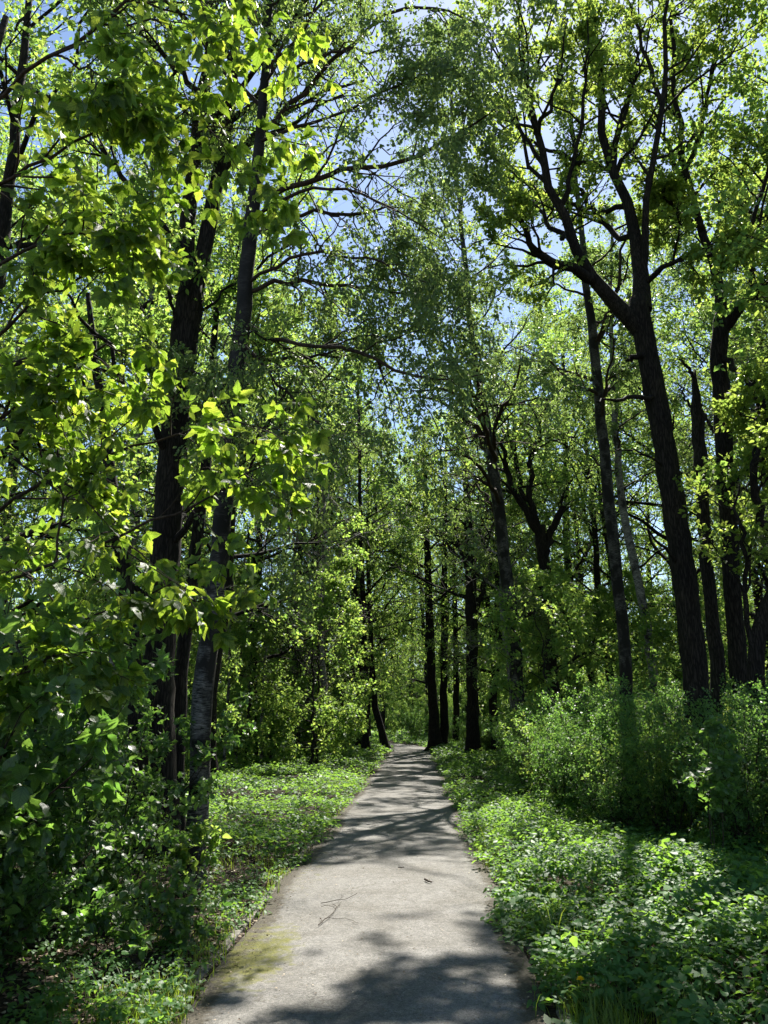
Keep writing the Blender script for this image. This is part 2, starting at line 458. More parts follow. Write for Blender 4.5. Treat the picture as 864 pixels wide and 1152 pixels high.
def ground_mat():
    m, nt = new_mat('forest_floor'); L = nt.links.new
    tc = N_(nt, 'ShaderNodeTexCoord')
    def noise(s, d=8, dist=0):
        n = N_(nt, 'ShaderNodeTexNoise'); n.inputs['Scale'].default_value = s; n.inputs['Detail'].default_value = d; n.inputs['Distortion'].default_value = dist
        L(tc.outputs['Object'], n.inputs['Vector']); return n
    a, b, c = noise(28), noise(2.1), noise(140, 4)
    ra = ramp(nt, [(.3, (.012, .009, .007)), (.52, (.036, .028, .022)), (.72, (.085, .068, .055))]); L(a.outputs[0], ra.inputs[0])
    rb = ramp(nt, [(.35, (.6, .62, .6)), (.7, (1.2, 1.1, 1.05))]); L(b.outputs[0], rb.inputs[0])
    mu = N_(nt, 'ShaderNodeMixRGB', blend_type='MULTIPLY'); mu.inputs[0].default_value = 1
    L(ra.outputs[0], mu.inputs[1]); L(rb.outputs[0], mu.inputs[2])
    p = N_(nt, 'ShaderNodeBsdfPrincipled'); p.inputs['Roughness'].default_value = .95; p.inputs['Specular IOR Level'].default_value = .1
    L(mu.outputs[0], p.inputs['Base Color'])
    bm = N_(nt, 'ShaderNodeBump'); bm.inputs['Strength'].default_value = .9; bm.inputs['Distance'].default_value = .04
    L(a.outputs[0], bm.inputs['Height']); L(bm.outputs[0], p.inputs['Normal'])
    o = N_(nt, 'ShaderNodeOutputMaterial'); L(p.outputs[0], o.inputs[0]); return m


def path_mat():
    m, nt = new_mat('worn_grit_path'); L = nt.links.new
    tc = N_(nt, 'ShaderNodeTexCoord')
    def noise(s, d=6, dist=0):
        n = N_(nt, 'ShaderNodeTexNoise'); n.inputs['Scale'].default_value = s; n.inputs['Detail'].default_value = d; n.inputs['Distortion'].default_value = dist
        L(tc.outputs['Object'], n.inputs['Vector']); return n
    fine, mid, big = noise(190, 4), noise(16, 8), noise(1.6, 6, .6)
    r1 = ramp(nt, [(.28, (.072, .070, .066)), (.5, (.146, .143, .136)), (.74, (.235, .231, .221))]); L(fine.outputs[0], r1.inputs[0])
    r2 = ramp(nt, [(.3, (.80, .79, .77)), (.65, (1.06, 1.05, 1.04))]); L(mid.outputs[0], r2.inputs[0])
    r3 = ramp(nt, [(.3, (.78, .76, .72)), (.62, (1.05, 1.05, 1.05))]); L(big.outputs[0], r3.inputs[0])
    m1 = N_(nt, 'ShaderNodeMixRGB', blend_type='MULTIPLY'); m1.inputs[0].default_value = 1; L(r1.outputs[0], m1.inputs[1]); L(r2.outputs[0], m1.inputs[2])
    m2 = N_(nt, 'ShaderNodeMixRGB', blend_type='MULTIPLY'); m2.inputs[0].default_value = 1; L(m1.outputs[0], m2.inputs[1]); L(r3.outputs[0], m2.inputs[2])
    # dark grit pebbles
    vo = N_(nt, 'ShaderNodeTexVoronoi'); vo.inputs['Scale'].default_value = 34; L(tc.outputs['Object'], vo.inputs['Vector'])
    rv = ramp(nt, [(.10, (.35, .32, .28)), (.17, (1, 1, 1))]); L(vo.outputs['Distance'], rv.inputs[0])
    gate = ramp(nt, [(.52, (0, 0, 0)), (.6, (1, 1, 1))]); L(mid.outputs[0], gate.inputs[0])
    m3 = N_(nt, 'ShaderNodeMixRGB', blend_type='MULTIPLY'); L(gate.outputs[0], m3.inputs[0]); L(m2.outputs[0], m3.inputs[1]); L(rv.outputs[0], m3.inputs[2])
    ck = N_(nt, 'ShaderNodeTexVoronoi', feature='DISTANCE_TO_EDGE'); ck.inputs['Scale'].default_value = .9
    cw = N_(nt, 'ShaderNodeMixRGB', blend_type='LINEAR_LIGHT'); cw.inputs[0].default_value = .25; L(tc.outputs['Object'], cw.inputs[1]); L(noise(5, 8).outputs['Color'], cw.inputs[2]); L(cw.outputs[0], ck.inputs['Vector'])
    rc = ramp(nt, [(0, (.55, .52, .46)), (.006, (.8, .79, .76)), (.014, (1, 1, 1))]); L(ck.outputs['Distance'], rc.inputs[0])
    cg = ramp(nt, [(.5, (0, 0, 0)), (.6, (1, 1, 1))]); L(noise(.8, 3).outputs[0], cg.inputs[0])
    m3b = N_(nt, 'ShaderNodeMixRGB', blend_type='MULTIPLY'); L(cg.outputs[0], m3b.inputs[0]); L(m3.outputs[0], m3b.inputs[1]); L(rc.outputs[0], m3b.inputs[2])
    pe = N_(nt, 'ShaderNodeTexVoronoi'); pe.inputs['Scale'].default_value = 75; L(tc.outputs['Object'], pe.inputs['Vector'])
    rp = ramp(nt, [(0, (.62, .61, .6)), (.5, (1.0, 1.0, 1.0)), (1, (1.45, 1.43, 1.38))]); L(pe.outputs['Color'], rp.inputs[0])
    m3c = N_(nt, 'ShaderNodeMixRGB', blend_type='MULTIPLY'); m3c.inputs[0].default_value = .75; L(m3b.outputs[0], m3c.inputs[1]); L(rp.outputs[0], m3c.inputs[2])
    m3 = m3c
    # edge: soil washed on to the path and moss (mesh attribute 'edge' is the distance from the edge in metres, 'moss' the mossy patch)
    ed = N_(nt, 'ShaderNodeAttribute', attribute_name='edge'); mo = N_(nt, 'ShaderNodeAttribute', attribute_name='moss')
    ea = N_(nt, 'ShaderNodeMath', operation='MULTIPLY_ADD'); L(mid.outputs[0], ea.inputs[0]); ea.inputs[1].default_value = -.26; L(ed.outputs['Fac'], ea.inputs[2])
    re = ramp(nt, [(0, (1, 1, 1)), (.07, (0, 0, 0))])
    L(ea.outputs[0], re.inputs[0])
    soil = ramp(nt, [(.3, (.03, .026, .019)), (.6, (.075, .066, .05)), (.75, (.12, .108, .085))]); L(noise(60).outputs[0], soil.inputs[0])
    m4 = N_(nt, 'ShaderNodeMixRGB'); L(re.outputs[0], m4.inputs[0]); L(m3.outputs[0], m4.inputs[1]); L(soil.outputs[0], m4.inputs[2])
    ma = N_(nt, 'ShaderNodeMath', operation='MULTIPLY_ADD'); L(noise(11, 10, .4).outputs[0], ma.inputs[0]); ma.inputs[1].default_value = 1.5; L(mo.outputs['Fac'], ma.inputs[2])
    rm = ramp(nt, [(.5, (0, 0, 0)), (.95, (1, 1, 1))]); mb = N_(nt, 'ShaderNodeMath', operation='SUBTRACT'); mb.inputs[1].default_value = .62; L(ma.outputs[0], mb.inputs[0]); L(mb.outputs[0], rm.inputs[0])
    mossc = ramp(nt, [(.3, (.06, .065, .01)), (.7, (.17, .165, .028))]); L(noise(90).outputs[0], mossc.inputs[0])
    mf = N_(nt, 'ShaderNodeMath', operation='MULTIPLY'); L(rm.outputs[0], mf.inputs[0]); mf.inputs[1].default_value = .85
    m5 = N_(nt, 'ShaderNodeMixRGB'); L(mf.outputs[0], m5.inputs[0]); L(m4.outputs[0], m5.inputs[1]); L(mossc.outputs[0], m5.inputs[2])
    p = N_(nt, 'ShaderNodeBsdfPrincipled'); p.inputs['Roughness'].default_value = .9; p.inputs['Specular IOR Level'].default_value = .25
    L(m5.outputs[0], p.inputs['Base Color'])
    h = N_(nt, 'ShaderNodeMath', operation='MULTIPLY_ADD'); L(fine.outputs[0], h.inputs[0]); h.inputs[1].default_value = .5; L(mid.outputs[0], h.inputs[2])
    bm = N_(nt, 'ShaderNodeBump'); bm.inputs['Strength'].default_value = .55; bm.inputs['Distance'].default_value = .015
    L(h.outputs[0], bm.inputs['Height']); L(bm.outputs[0], p.inputs['Normal'])
    o = N_(nt, 'ShaderNodeOutputMaterial'); L(p.outputs[0], o.inputs[0]); return m


def concrete_mat():
    m, nt = new_mat('weathered_concrete'); L = nt.links.new
    tc = N_(nt, 'ShaderNodeTexCoord')
    n = N_(nt, 'ShaderNodeTexNoise'); n.inputs['Scale'].default_value = 22; n.inputs['Detail'].default_value = 8; L(tc.outputs['Object'], n.inputs['Vector'])
    r = ramp(nt, [(.3, (.03, .028, .02)), (.52, (.10, .092, .075)), (.72, (.22, .2, .17))]); L(n.outputs[0], r.inputs[0])
    p = N_(nt, 'ShaderNodeBsdfPrincipled'); p.inputs['Roughness'].default_value = .9; L(r.outputs[0], p.inputs['Base Color'])
    b = N_(nt, 'ShaderNodeBump'); b.inputs['Strength'].default_value = .6; b.inputs['Distance'].default_value = .02; L(n.outputs[0], b.inputs['Height']); L(b.outputs[0], p.inputs['Normal'])
    o = N_(nt, 'ShaderNodeOutputMaterial'); L(p.outputs[0], o.inputs[0]); return m


M['ground'] = ground_mat(); M['path'] = path_mat(); M['concrete'] = concrete_mat()

# ------------------------------------------------------------------ the setting
def grid(xs, ys, zf):
    X, Y = np.meshgrid(xs, ys); Z = zf(X, Y)
    V = np.stack([X, Y, Z], -1).reshape(-1, 3)
    n, m = len(ys), len(xs); i = np.arange(n * m).reshape(n, m)
    return V, np.stack([i[:-1, :-1], i[:-1, 1:], i[1:, 1:], i[1:, :-1]], -1).reshape(-1, 4)


xs = np.concatenate([np.linspace(-400, -12, 24)[:-1], np.linspace(-12, 12, 150), np.linspace(12, 400, 24)[1:]])
ys = np.concatenate([np.linspace(-60, -2, 12)[:-1], np.linspace(-2, 30, 160), np.linspace(30, 70, 60)[1:], np.linspace(70, 500, 30)[1:]])
V, Q = grid(xs, ys, lambda X, Y: ground_z(X, Y))
tag(link('ground', mesh_of('ground', V, [Q], [M['ground']])), kind='structure')

# path: a sheet following the centre line
sy = np.concatenate([np.linspace(-6, 40, 240), np.linspace(40, 75, 110)[1:]])
su = np.linspace(-1, 1, 25)
cx, hw = path_cx(sy), path_hw(sy)
ang = np.gradient(cx, sy)
X = cx[:, None] + hw[:, None] * su / np.sqrt(1 + 0 * ang[:, None]) ; Yg = sy[:, None] + 0 * su
Z = 0.012 + 0.018 * (1 - su ** 2)[None] + 0 * Yg
Z = Z + (fbm(X * 1.2, Yg * 1.2, 77) - .5) * 0.012 * (1 - su ** 4)
PV = np.stack([X, Yg, Z], -1).reshape(-1, 3)
i = np.arange(len(sy) * 25).reshape(len(sy), 25)
pm = mesh_of('path', PV, [np.stack([i[:-1, :-1], i[:-1, 1:], i[1:, 1:], i[1:, :-1]], -1).reshape(-1, 4)], [M['path']])
ea = pm.attributes.new('edge', 'FLOAT', 'POINT')
ea.data.foreach_set('value', ((1 - np.abs(su))[None] * hw[:, None] + 0.02).astype(np.float32).ravel())
mo = pm.attributes.new('moss', 'FLOAT', 'POINT')
mv = np.clip(1 - ((X + 1.12) / .36) ** 2 - ((Yg - 5.95) / 1.1) ** 2, 0, 1) * .85 + np.clip(1 - ((X + 1.15) / .25) ** 2, 0, 1) * np.clip(1 - ((Yg - 9.5) / 3.0) ** 2, 0, 1) * .35
mo.data.foreach_set('value', mv.astype(np.float32).ravel())
tag(link('path', pm), kind='structure')


def kerb_run(name, side, spans):
    g = Geo()
    for y0, y1 in spans:
        n = max(2, int((y1 - y0) / .12)); yy = np.linspace(y0, y1, n)
        xx = path_cx(yy) + side * (1.115 + .01 * np.sin(np.floor(yy) * 2.7))
        zt = 0.012 + 0.035 * (fbm(yy * .7, yy * 0 + side, 9) - .5) + 0.012 * (vnoise(yy * 6, yy * 0, 4) - .5)
        prof = [(-.036, -.10), (-.038, -.006), (-.028, 0.0), (.028, 0.0), (.038, -.006), (.036, -.10)]
        P = np.stack([np.stack([xx + px + .006 * (vnoise(yy * 8, yy * 0 + k, 6) - .5), yy, zt + pz], -1) for k, (px, pz) in enumerate(prof)], 1)
        idx = np.arange(n * 6).reshape(n, 6)
        q = np.stack([idx[:-1, :-1], idx[:-1, 1:], idx[1:, 1:], idx[1:, :-1]], -1).reshape(-1, 4)
        g.add(P.reshape(-1, 3), [q, idx[:1], idx[-1:, ::-1]])
    tag(link(name, g.build(name, [M['concrete']], smooth=False)), kind='structure')


kerb_run('kerb_left', -1, [(3.0, 3.98), (4.0, 4.98), (5.0, 5.98), (6.0, 6.98), (7.0, 7.98), (8.0, 8.98), (9.0, 9.98), (10.0, 10.98), (11, 11.98), (12, 14)])
kerb_run('kerb_right', 1, [(3.4, 4.38), (4.4, 5.38), (5.4, 6.38), (6.4, 7.38)])


# ------------------------------------------------------------------ trees
class Tree:
    def __init__(self, name, label, cat, base, seed, bark, leaf, group=None, cull=True):
        self.rng = np.random.default_rng(seed)
        self.base = np.asarray(base, float)
        self.root = empty(name, tuple(self.base), label, cat, group)
        self.bark, self.leaf, self.cull, self.seed = bark, leaf, cull, seed
        self.L = []           # leaf arrays
        self.wt = self.wl = 1.0

    def part(self, name, geo, mat, label=None):
        geo.V = [v - self.base for v in geo.V]
        o = link(name, geo.build(name, mat), self.root)
        if label: o['label'] = label
        return o

    def trunk(self, rows, K=26, S=16, flare=1.6, rough=0.10, name='trunk', label=None, extra=None, wob=0.008):
        p = resample(rows, K, wob, self.rng); p[:, 3] *= self.wt
        h = p[:, 2] - p[0, 2]
        if flare > 1: p[:, 3] *= 1 + (flare - 1) * np.exp(-h / (p[0, 3] * 1.8))
        g = Geo(); g.tube(p[:, :3], p[:, 3], S, rough, self.seed)
        if flare > 1.3:            # root buttresses
            for k in range(5):
                a = k * TAU / 5 + self.rng.uniform(-.4, .4); r = p[0, 3] / flare
                d = np.array([math.cos(a), math.sin(a), 0])
                q = np.array([p[0, :3] + d * r * .5 + [0, 0, r * 1.9], p[0, :3] + d * r * 1.05 + [0, 0, r * .8], p[0, :3] + d * r * 1.7 + [0, 0, r * .22], p[0, :3] + d * r * 2.6 - [0, 0, r * .25]])
                g.tube(q, np.array([.42, .5, .4, .2]) * r, 8, .12, self.seed + k)
        if extra is not None: extra(g)
        self.part(name, g, [self.bark], label)
        return p[:, :3][None], p[:, 3][None]

    def limb(self, rows, K=14, S=8, sub=None, name='limb', wob=0.02, rough=.1):
        """one main limb with its branches and twigs as one mesh"""
        p = resample(rows, K, wob, self.rng); p[:, 3] *= self.wl
        g = Geo(); g.tube(p[:, :3], p[:, 3], S, rough, self.seed)
        if sub: self.grow(p[:, :3][None], p[:, 3][None], sub, g)
        self.part(name, g, [M['bark_twig'] if self.bark.name.endswith('birch_bark') else self.bark])
        return p

    def grow(self, P, R, levels, g):
        """levels: list of spawn kwargs (with M); the last entry gives the leaves"""
        for lv in levels[:-1]:
            lv = dict(lv); m = lv.pop('M'); S = lv.pop('S', 4); stem = lv.pop('stem', False)
            C, Rr = spawn(P, R, m, self.rng, **lv)
            if self.cull and C.shape[0] > 20:
                k = keep_leaf(C[:, -1], self.rng, .12) & keep_leaf(C[:, C.shape[1] // 2], self.rng, .3); C, Rr = C[k], Rr[k]
            g.tube(C, Rr, S)
            P, R = C, Rr
        lf = dict(levels[-1]); n = lf.pop('n')
        pos, ax, nr, sz = leaf_points(P, n, self.rng, **lf)
        if self.cull:
            k = keep_leaf(pos, self.rng); pos, ax, nr, sz = pos[k], ax[k], nr[k], sz[k]
        self.L.append((pos, ax, nr, sz))

    def crown(self, shape, wid=1.0, name='crown'):
        pos, ax, nr, sz = (np.concatenate([l[i] for l in self.L]) for i in range(4))
        me = leaves_mesh(name, pos - self.base, ax, nr, sz, shape, self.leaf, self.rng, wid, veins=shape in ('ash', 'ovate'))
        link(name, me, self.root)
        return len(pos)


def auto_limbs(t, P, R, n, rng, t0, t1, length, elev=(15, 50), shape=None, K=8, curve=.12):
    """n main limbs round a trunk polyline -> list of rows (x,y,z,r)"""
    Kp = P.shape[1]; out = []
    az = rng.uniform(0, TAU)
    for k in range(n):
        u = t0 + (t1 - t0) * (k + rng.uniform(.1, .9)) / n
        f = u * (Kp - 1); i = min(int(f), Kp - 2); w = f - i
        b = P[0, i] * (1 - w) + P[0, i + 1] * w; r = R[0, i] * (1 - w) + R[0, i + 1] * w
        az += 2.4 + rng.uniform(-.5, .5)
        v = (u - t0) / (t1 - t0)
        ln = length * (shape(v) if shape else (1 - .65 * v)) * rng.uniform(.75, 1.2)
        el = math.radians(rng.uniform(*elev) + 22 * v)
        d = np.array([math.cos(az) * math.cos(el), math.sin(az) * math.cos(el), math.sin(el)])
        s = np.linspace(0, 1, K)[:, None]
        q = b + d * ln * s + np.array([0, 0, 1.0]) * curve * ln * s ** 2 + rng.normal(0, .035, (K, 3)) * ln * s
        rad = min(r * .5, ln * .022) * (1 - .8 * s)
        out.append(np.hstack([q, np.maximum(rad, .004)]))
    return out


SUB_BROAD = [dict(M=9, t=(.2, 1), ang=(30, 65), ratio=(.35, .65), lim=(.4, 2.6), K=6, up=.18, S=5, rr=.6),
             dict(M=8, t=(.15, 1), ang=(30, 70), ratio=(.4, .7), lim=(.2, .9), K=4, up=.1, S=3, rr=.6)]
SUB_BIRCH = [dict(M=13, t=(.12, 1), ang=(35, 70), ratio=(.3, .6), lim=(.35, 1.7), K=9, up=.05, droop=.25, S=4, rr=.55),
             dict(M=9, t=(.15, 1), ang=(25, 70), ratio=(.4, .8), lim=(.2, .8), K=5, up=-.25, droop=.55, S=3, rr=.5)]

counts = {}
GAP_LINES += [(PX(250, 560, 3.9), .5), (PX(150, 500, 4.0), .4), (PX(60, 610, 4.1), .4), (PX(70, 900, 4.3), .35), (PX(40, 420, 3.9), .3), (PX(90, 300, 3.6), .3),
              (PX(215, 960, 7.6), .3), (PX(788, 800, 7.9), .4), (PX(780, 868, 7.9), .35)]

# ---- birch beside the path on the left
b0 = PX(214, 1006, 8.25); b0[2] = ground_z(b0[0], b0[1]) - .05
Y = 8.25
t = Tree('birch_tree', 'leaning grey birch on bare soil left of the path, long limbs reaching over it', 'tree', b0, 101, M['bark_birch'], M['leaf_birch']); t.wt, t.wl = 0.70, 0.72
tp = pline([(214, 1008, 38), (219, 940, 33), (225, 860, 32), (231, 760, 32), (238, 700, 31), (247, 620, 30), (257, 530, 29), (265, 450, 28), (271, 370, 26), (278, 300, 24), (287, 215, 20), (293, 150, 16), (300, 60, 13), (305, -60, 10), (312, -230, 6)], Y)
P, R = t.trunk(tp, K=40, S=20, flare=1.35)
for rows in [[(287, 222, 9, Y), (330, 210, 8, 8.0), (400, 190, 7, 7.8), (460, 180, 6, 7.6), (520, 150, 4, 7.4), (565, 118, 2, 7.2)],
             [(275, 330, 8, Y), (310, 318, 7, 8.3), (370, 320, 6, 8.4), (430, 327, 4, 8.6), (490, 340, 2, 8.8)],
             [(273, 362, 8, Y), (300, 375, 7, 8.1), (350, 388, 6, 7.8), (400, 394, 6, 7.6), (440, 414, 5, 7.4), (490, 428, 4, 7.2), (545, 420, 2, 7.0)],
             [(281, 268, 7, Y), (330, 244, 6, 8.5), (400, 238, 5, 8.9), (480, 228, 2, 9.4)],
             [(268, 392, 6, Y), (290, 402, 6, 8.3), (340, 405, 5, 8.6), (410, 398, 3, 9.0), (460, 402, 1.5, 9.3)],
             [(293, 150, 8, Y), (340, 105, 7, 8.2), (390, 55, 6, 8.0), (430, 20, 5, 7.8), (485, 10, 4, 7.7), (540, 30, 2, 7.5)],
             [(262, 470, 5, Y), (235, 432, 4, 8.5), (190, 408, 2, 8.8)],
             [(295, 120, 7, Y), (250, 80, 6, 8.4), (200, 40, 4, 8.6), (150, 10, 2, 8.9)],
             [(270, 380, 5, Y), (310, 430, 4, 7.9), (360, 480, 3, 7.6), (390, 540, 2, 7.4)],
             [(293, 120, 6, Y), (330, 80, 5, 8.0), (380, 60, 4, 7.7), (430, 55, 3, 7.4), (480, 50, 1.5, 7.2)],
             [(294, 90, 6, Y), (330, 30, 5, 8.3), (370, 0, 4, 8.5), (420, -20, 2, 8.7)],
             [(284, 245, 6, Y), (340, 215, 5, 7.9), (400, 215, 4, 7.5), (450, 240, 3, 7.2), (500, 270, 1.5, 7.0)],
             [(277, 320, 6, Y), (330, 290, 5, 8.0), (390, 285, 4, 7.7), (440, 300, 3, 7.5), (500, 330, 1.5, 7.3)],
             [(292, 160, 6, Y), (340, 140, 5, 7.8), (400, 120, 4, 7.4), (460, 90, 3, 7.1), (520, 75, 1.5, 6.9)],
             [(258, 520, 4, Y), (300, 555, 3, 8.0), (340, 570, 2, 7.8), (372, 565, 1, 7.6)]]:
    t.limb(pline(rows), sub=SUB_BIRCH + [dict(n=44, spread=.06, size=(.036, .058), droop=.5, flat=.6)])
for r in auto_limbs(t, P, R, 9, t.rng, .62, .98, 2.6, (10, 40)):
    t.limb(r, S=6, sub=SUB_BIRCH + [dict(n=24, spread=.06, size=(.036, .058), droop=.5, flat=.6)])
counts['birch1'] = t.crown('mid')

# ---- dark many-stemmed maple behind it
Y = 9.6
b0 = PX(182, 985, Y); b0[2] = ground_z(b0[0], b0[1]) - .05
t = Tree('maple_tree', 'dark thick maple with several stems standing close behind the leaning grey birch on the left', 'tree', b0, 102, M['bark_dark'], M['leaf_maple']); t.wt, t.wl = 0.86, 0.9
SB = SUB_BROAD + [dict(n=13, spread=.08, size=(.065, .10), droop=.35, flat=.9)]
P, R = t.trunk(pline([(182, 988, 46), (180, 900, 42), (178, 800, 41), (180, 720, 40), (188, 600, 38), (196, 500, 36), (204, 420, 35), (214, 335, 34), (217, 318, 30)], Y), K=30, S=18)
t.limb(pline([(213, 335, 24, Y), (211, 270, 20, Y), (216, 200, 17, 9.5), (226, 110, 15, 9.4), (237, 30, 11, 9.3), (245, -80, 8, 9.2), (250, -200, 4, 9.1)]), S=12, sub=SB)
t.limb(pline([(218, 338, 24, Y), (233, 268, 19, 9.7), (245, 200, 17, 9.8), (258, 120, 14, 9.9), (267, 40, 12, 10), (273, -60, 8, 10.1), (280, -200, 4, 10.2)]), S=12, sub=SB)
t.trunk(pline([(198, 978, 24, 9.9), (199, 880, 21, 10), (202, 800, 19, 10), (210, 700, 17, 10.1), (228, 560, 15, 10.3), (238, 430, 11, 10.5), (246, 330, 7, 10.7)]), K=22, S=12)
t.trunk(pline([(158, 968, 28, 9.3), (156, 850, 25, 9.2), (151, 760, 23, 9.1), (144, 680, 20, 9.0), (128, 560, 16, 8.9), (110, 430, 11, 8.8), (98, 330, 6, 8.7)]), K=22, S=12)
for r in auto_limbs(t, P, R, 7, t.rng, .45, .98, 3.4, (20, 45)) :
    t.limb(r, S=6, sub=SB)
for rows in [[(214, 300, 9, Y), (180, 250, 8, 9.3), (130, 190, 6, 9), (80, 120, 3, 8.8)], [(245, 200, 9, 9.8), (290, 150, 7, 10.2), (350, 110, 5, 10.6), (410, 90, 3, 11)],
             [(226, 110, 8, 9.4), (180, 60, 6, 9.2), (120, 0, 3, 9)], [(176, 690, 8, Y), (130, 640, 6, 9.3), (70, 620, 4, 9), (10, 620, 2, 8.8)]]:
    t.limb(pline(rows), sub=SB)
counts['maple1'] = t.crown('mid')

# ---- big oak on the right
Y = 12.6
b0 = PX(789, 952, Y); b0[2] = ground_z(b0[0], b0[1]) - .05
t = Tree('oak_tree', 'thick dark oak leaning left out of the right thicket, forking into two great limbs', 'tree', b0, 103, M['bark_dark'], M['leaf_oak']); t.wt, t.wl = 0.72, 0.8
SO = [dict(M=10, t=(.25, 1), ang=(30, 65), ratio=(.3, .6), lim=(.35, 2.2), K=6, up=.15, S=5, rr=.6, wig=.09),
      dict(M=7, t=(.15, 1), ang=(30, 75), ratio=(.4, .7), lim=(.2, .7), K=4, up=.1, S=3, rr=.6, wig=.1), dict(n=36, t=(.25, 1.05), spread=.055, size=(.06, .10), droop=.2, flat=.7)]
P, R = t.trunk(pline([(792, 955, 46), (786, 850, 41), (783, 770, 39), (775, 690, 36), (763, 600, 35), (750, 520, 34), (738, 450, 33), (729, 395, 32), (720, 350, 31), (718, 335, 26)], Y), K=36, S=20)
for rows in [[(722, 372, 25, Y), (692, 338, 21, 12.5), (665, 311, 18, 12.4), (645, 275, 15, 12.3), (630, 235, 13, 12.2), (615, 195, 11, 12.1), (602, 150, 9, 12), (593, 95, 6, 11.9), (586, 20, 4, 11.8), (580, -60, 1.5, 11.7)],
             [(668, 314, 16, 12.4), (640, 301, 14, 12.1), (612, 292, 12, 11.8), (598, 272, 9, 11.6), (590, 252, 7, 11.4), (572, 236, 4, 11.2)],
             [(722, 350, 27, Y), (721, 312, 22, 12.8), (716, 270, 18, 13), (705, 230, 15, 13.1), (690, 190, 13, 13.2), (680, 150, 11, 13.2), (675, 90, 9, 13.2), (671, 30, 6, 13.2), (668, -70, 4, 13.2), (664, -150, 1.5, 13.2)],
             [(722, 318, 11, 12.8), (724, 250, 10, 12.7), (730, 205, 9, 12.6), (738, 165, 8, 12.5), (745, 110, 7, 12.4), (749, 40, 6, 12.3), (752, -60, 3, 12.2)],
             [(744, 118, 6, 12.4), (728, 65, 5, 12.6), (712, 20, 4, 12.8), (700, -40, 2, 13)],
             [(690, 190, 8, 13.2), (700, 140, 6, 13.6), (712, 90, 5, 14), (720, 30, 3, 14.4)],
             [(645, 275, 9, 12.3), (628, 262, 7, 12.8), (600, 232, 5, 13.4), (585, 225, 3, 14)],
             [(716, 270, 9, 13), (690, 262, 8, 13.5), (660, 225, 6, 14), (640, 200, 4, 14.5)],
             [(705, 232, 8, 13.1), (670, 240, 7, 13.8), (630, 225, 5, 14.4), (590, 205, 4, 14.9), (555, 190, 2, 15.2)],
             [(690, 190, 7, 13.2), (650, 180, 6, 13.9), (600, 160, 4, 14.6), (560, 140, 2, 15)],
             [(722, 320, 9, 12.8), (750, 300, 7, 12.3), (790, 285, 5, 11.8), (830, 290, 3, 11.3)],
             [(630, 235, 8, 12.2), (646, 180, 6, 11.8), (655, 120, 5, 11.5), (660, 60, 3, 11.2), (664, 10, 1, 11.1)],
             [(615, 195, 7, 12.1), (590, 150, 5, 12.6), (565, 110, 4, 13), (548, 50, 2, 13.4)], [(602, 150, 6, 12), (625, 100, 5, 12.4), (632, 40, 3, 12.8), (636, -30, 1, 13)]]:
    t.limb(pline(rows), S=12, sub=SO, wob=.035)
t.limb(pline([(737, 396, 13, Y), (722, 398, 10, 12.5), (709, 402, 6, 12.4), (703, 408, 3, 12.4)]), S=8, name='dead_stub')
t.limb(pline([(740, 447, 9, Y), (722, 447, 7, 12.3), (695, 449, 5, 12.1), (668, 453, 2, 11.9)]), S=8, name='dead_stub')
t.limb(pline([(752, 530, 5, Y), (728, 512, 3, 12.3), (700, 505, 2, 12), (690, 508, 1, 11.9)]), S=6, name='dead_stub')
t.limb(pline([(768, 640, 6, Y), (742, 612, 4, 12.3), (722, 590, 2, 12)]), S=6, name='dead_stub', )
counts['oak1'] = t.crown('mid')

# ---- broken snag
Y = 14.2
b0 = PX(812, 925, Y); b0[2] = ground_z(b0[0], b0[1]) - .05
t = Tree('dead_tree', 'broken leafless snag with a splintered top between the leaning oak and the straight forked oak', 'tree', b0, 104, M['bark_grey'], M['leaf_oak']); t.wt, t.wl = 0.68, 0.8
t.trunk(pline([(813, 928, 26), (806, 760, 24), (800, 690, 22), (795, 620, 21), (790, 550, 21), (785, 490, 21), (783, 455, 15), (782, 430, 9), (781, 416, 3)], Y), K=30, S=14, wob=.014, rough=.16)
t.limb(pline([(782, 432, 6, Y), (776, 415, 5, 14.1), (766, 404, 2, 14)]), S=6, name='dead_stub')
t.limb(pline([(786, 455, 7, Y), (796, 474, 5, 14), (803, 488, 3, 13.9)]), S=6, name='dead_stub')
t.limb(pline([(783, 462, 5, Y), (770, 448, 3, 14.4), (764, 430, 1.5, 14.5)]), S=6, name='dead_stub')

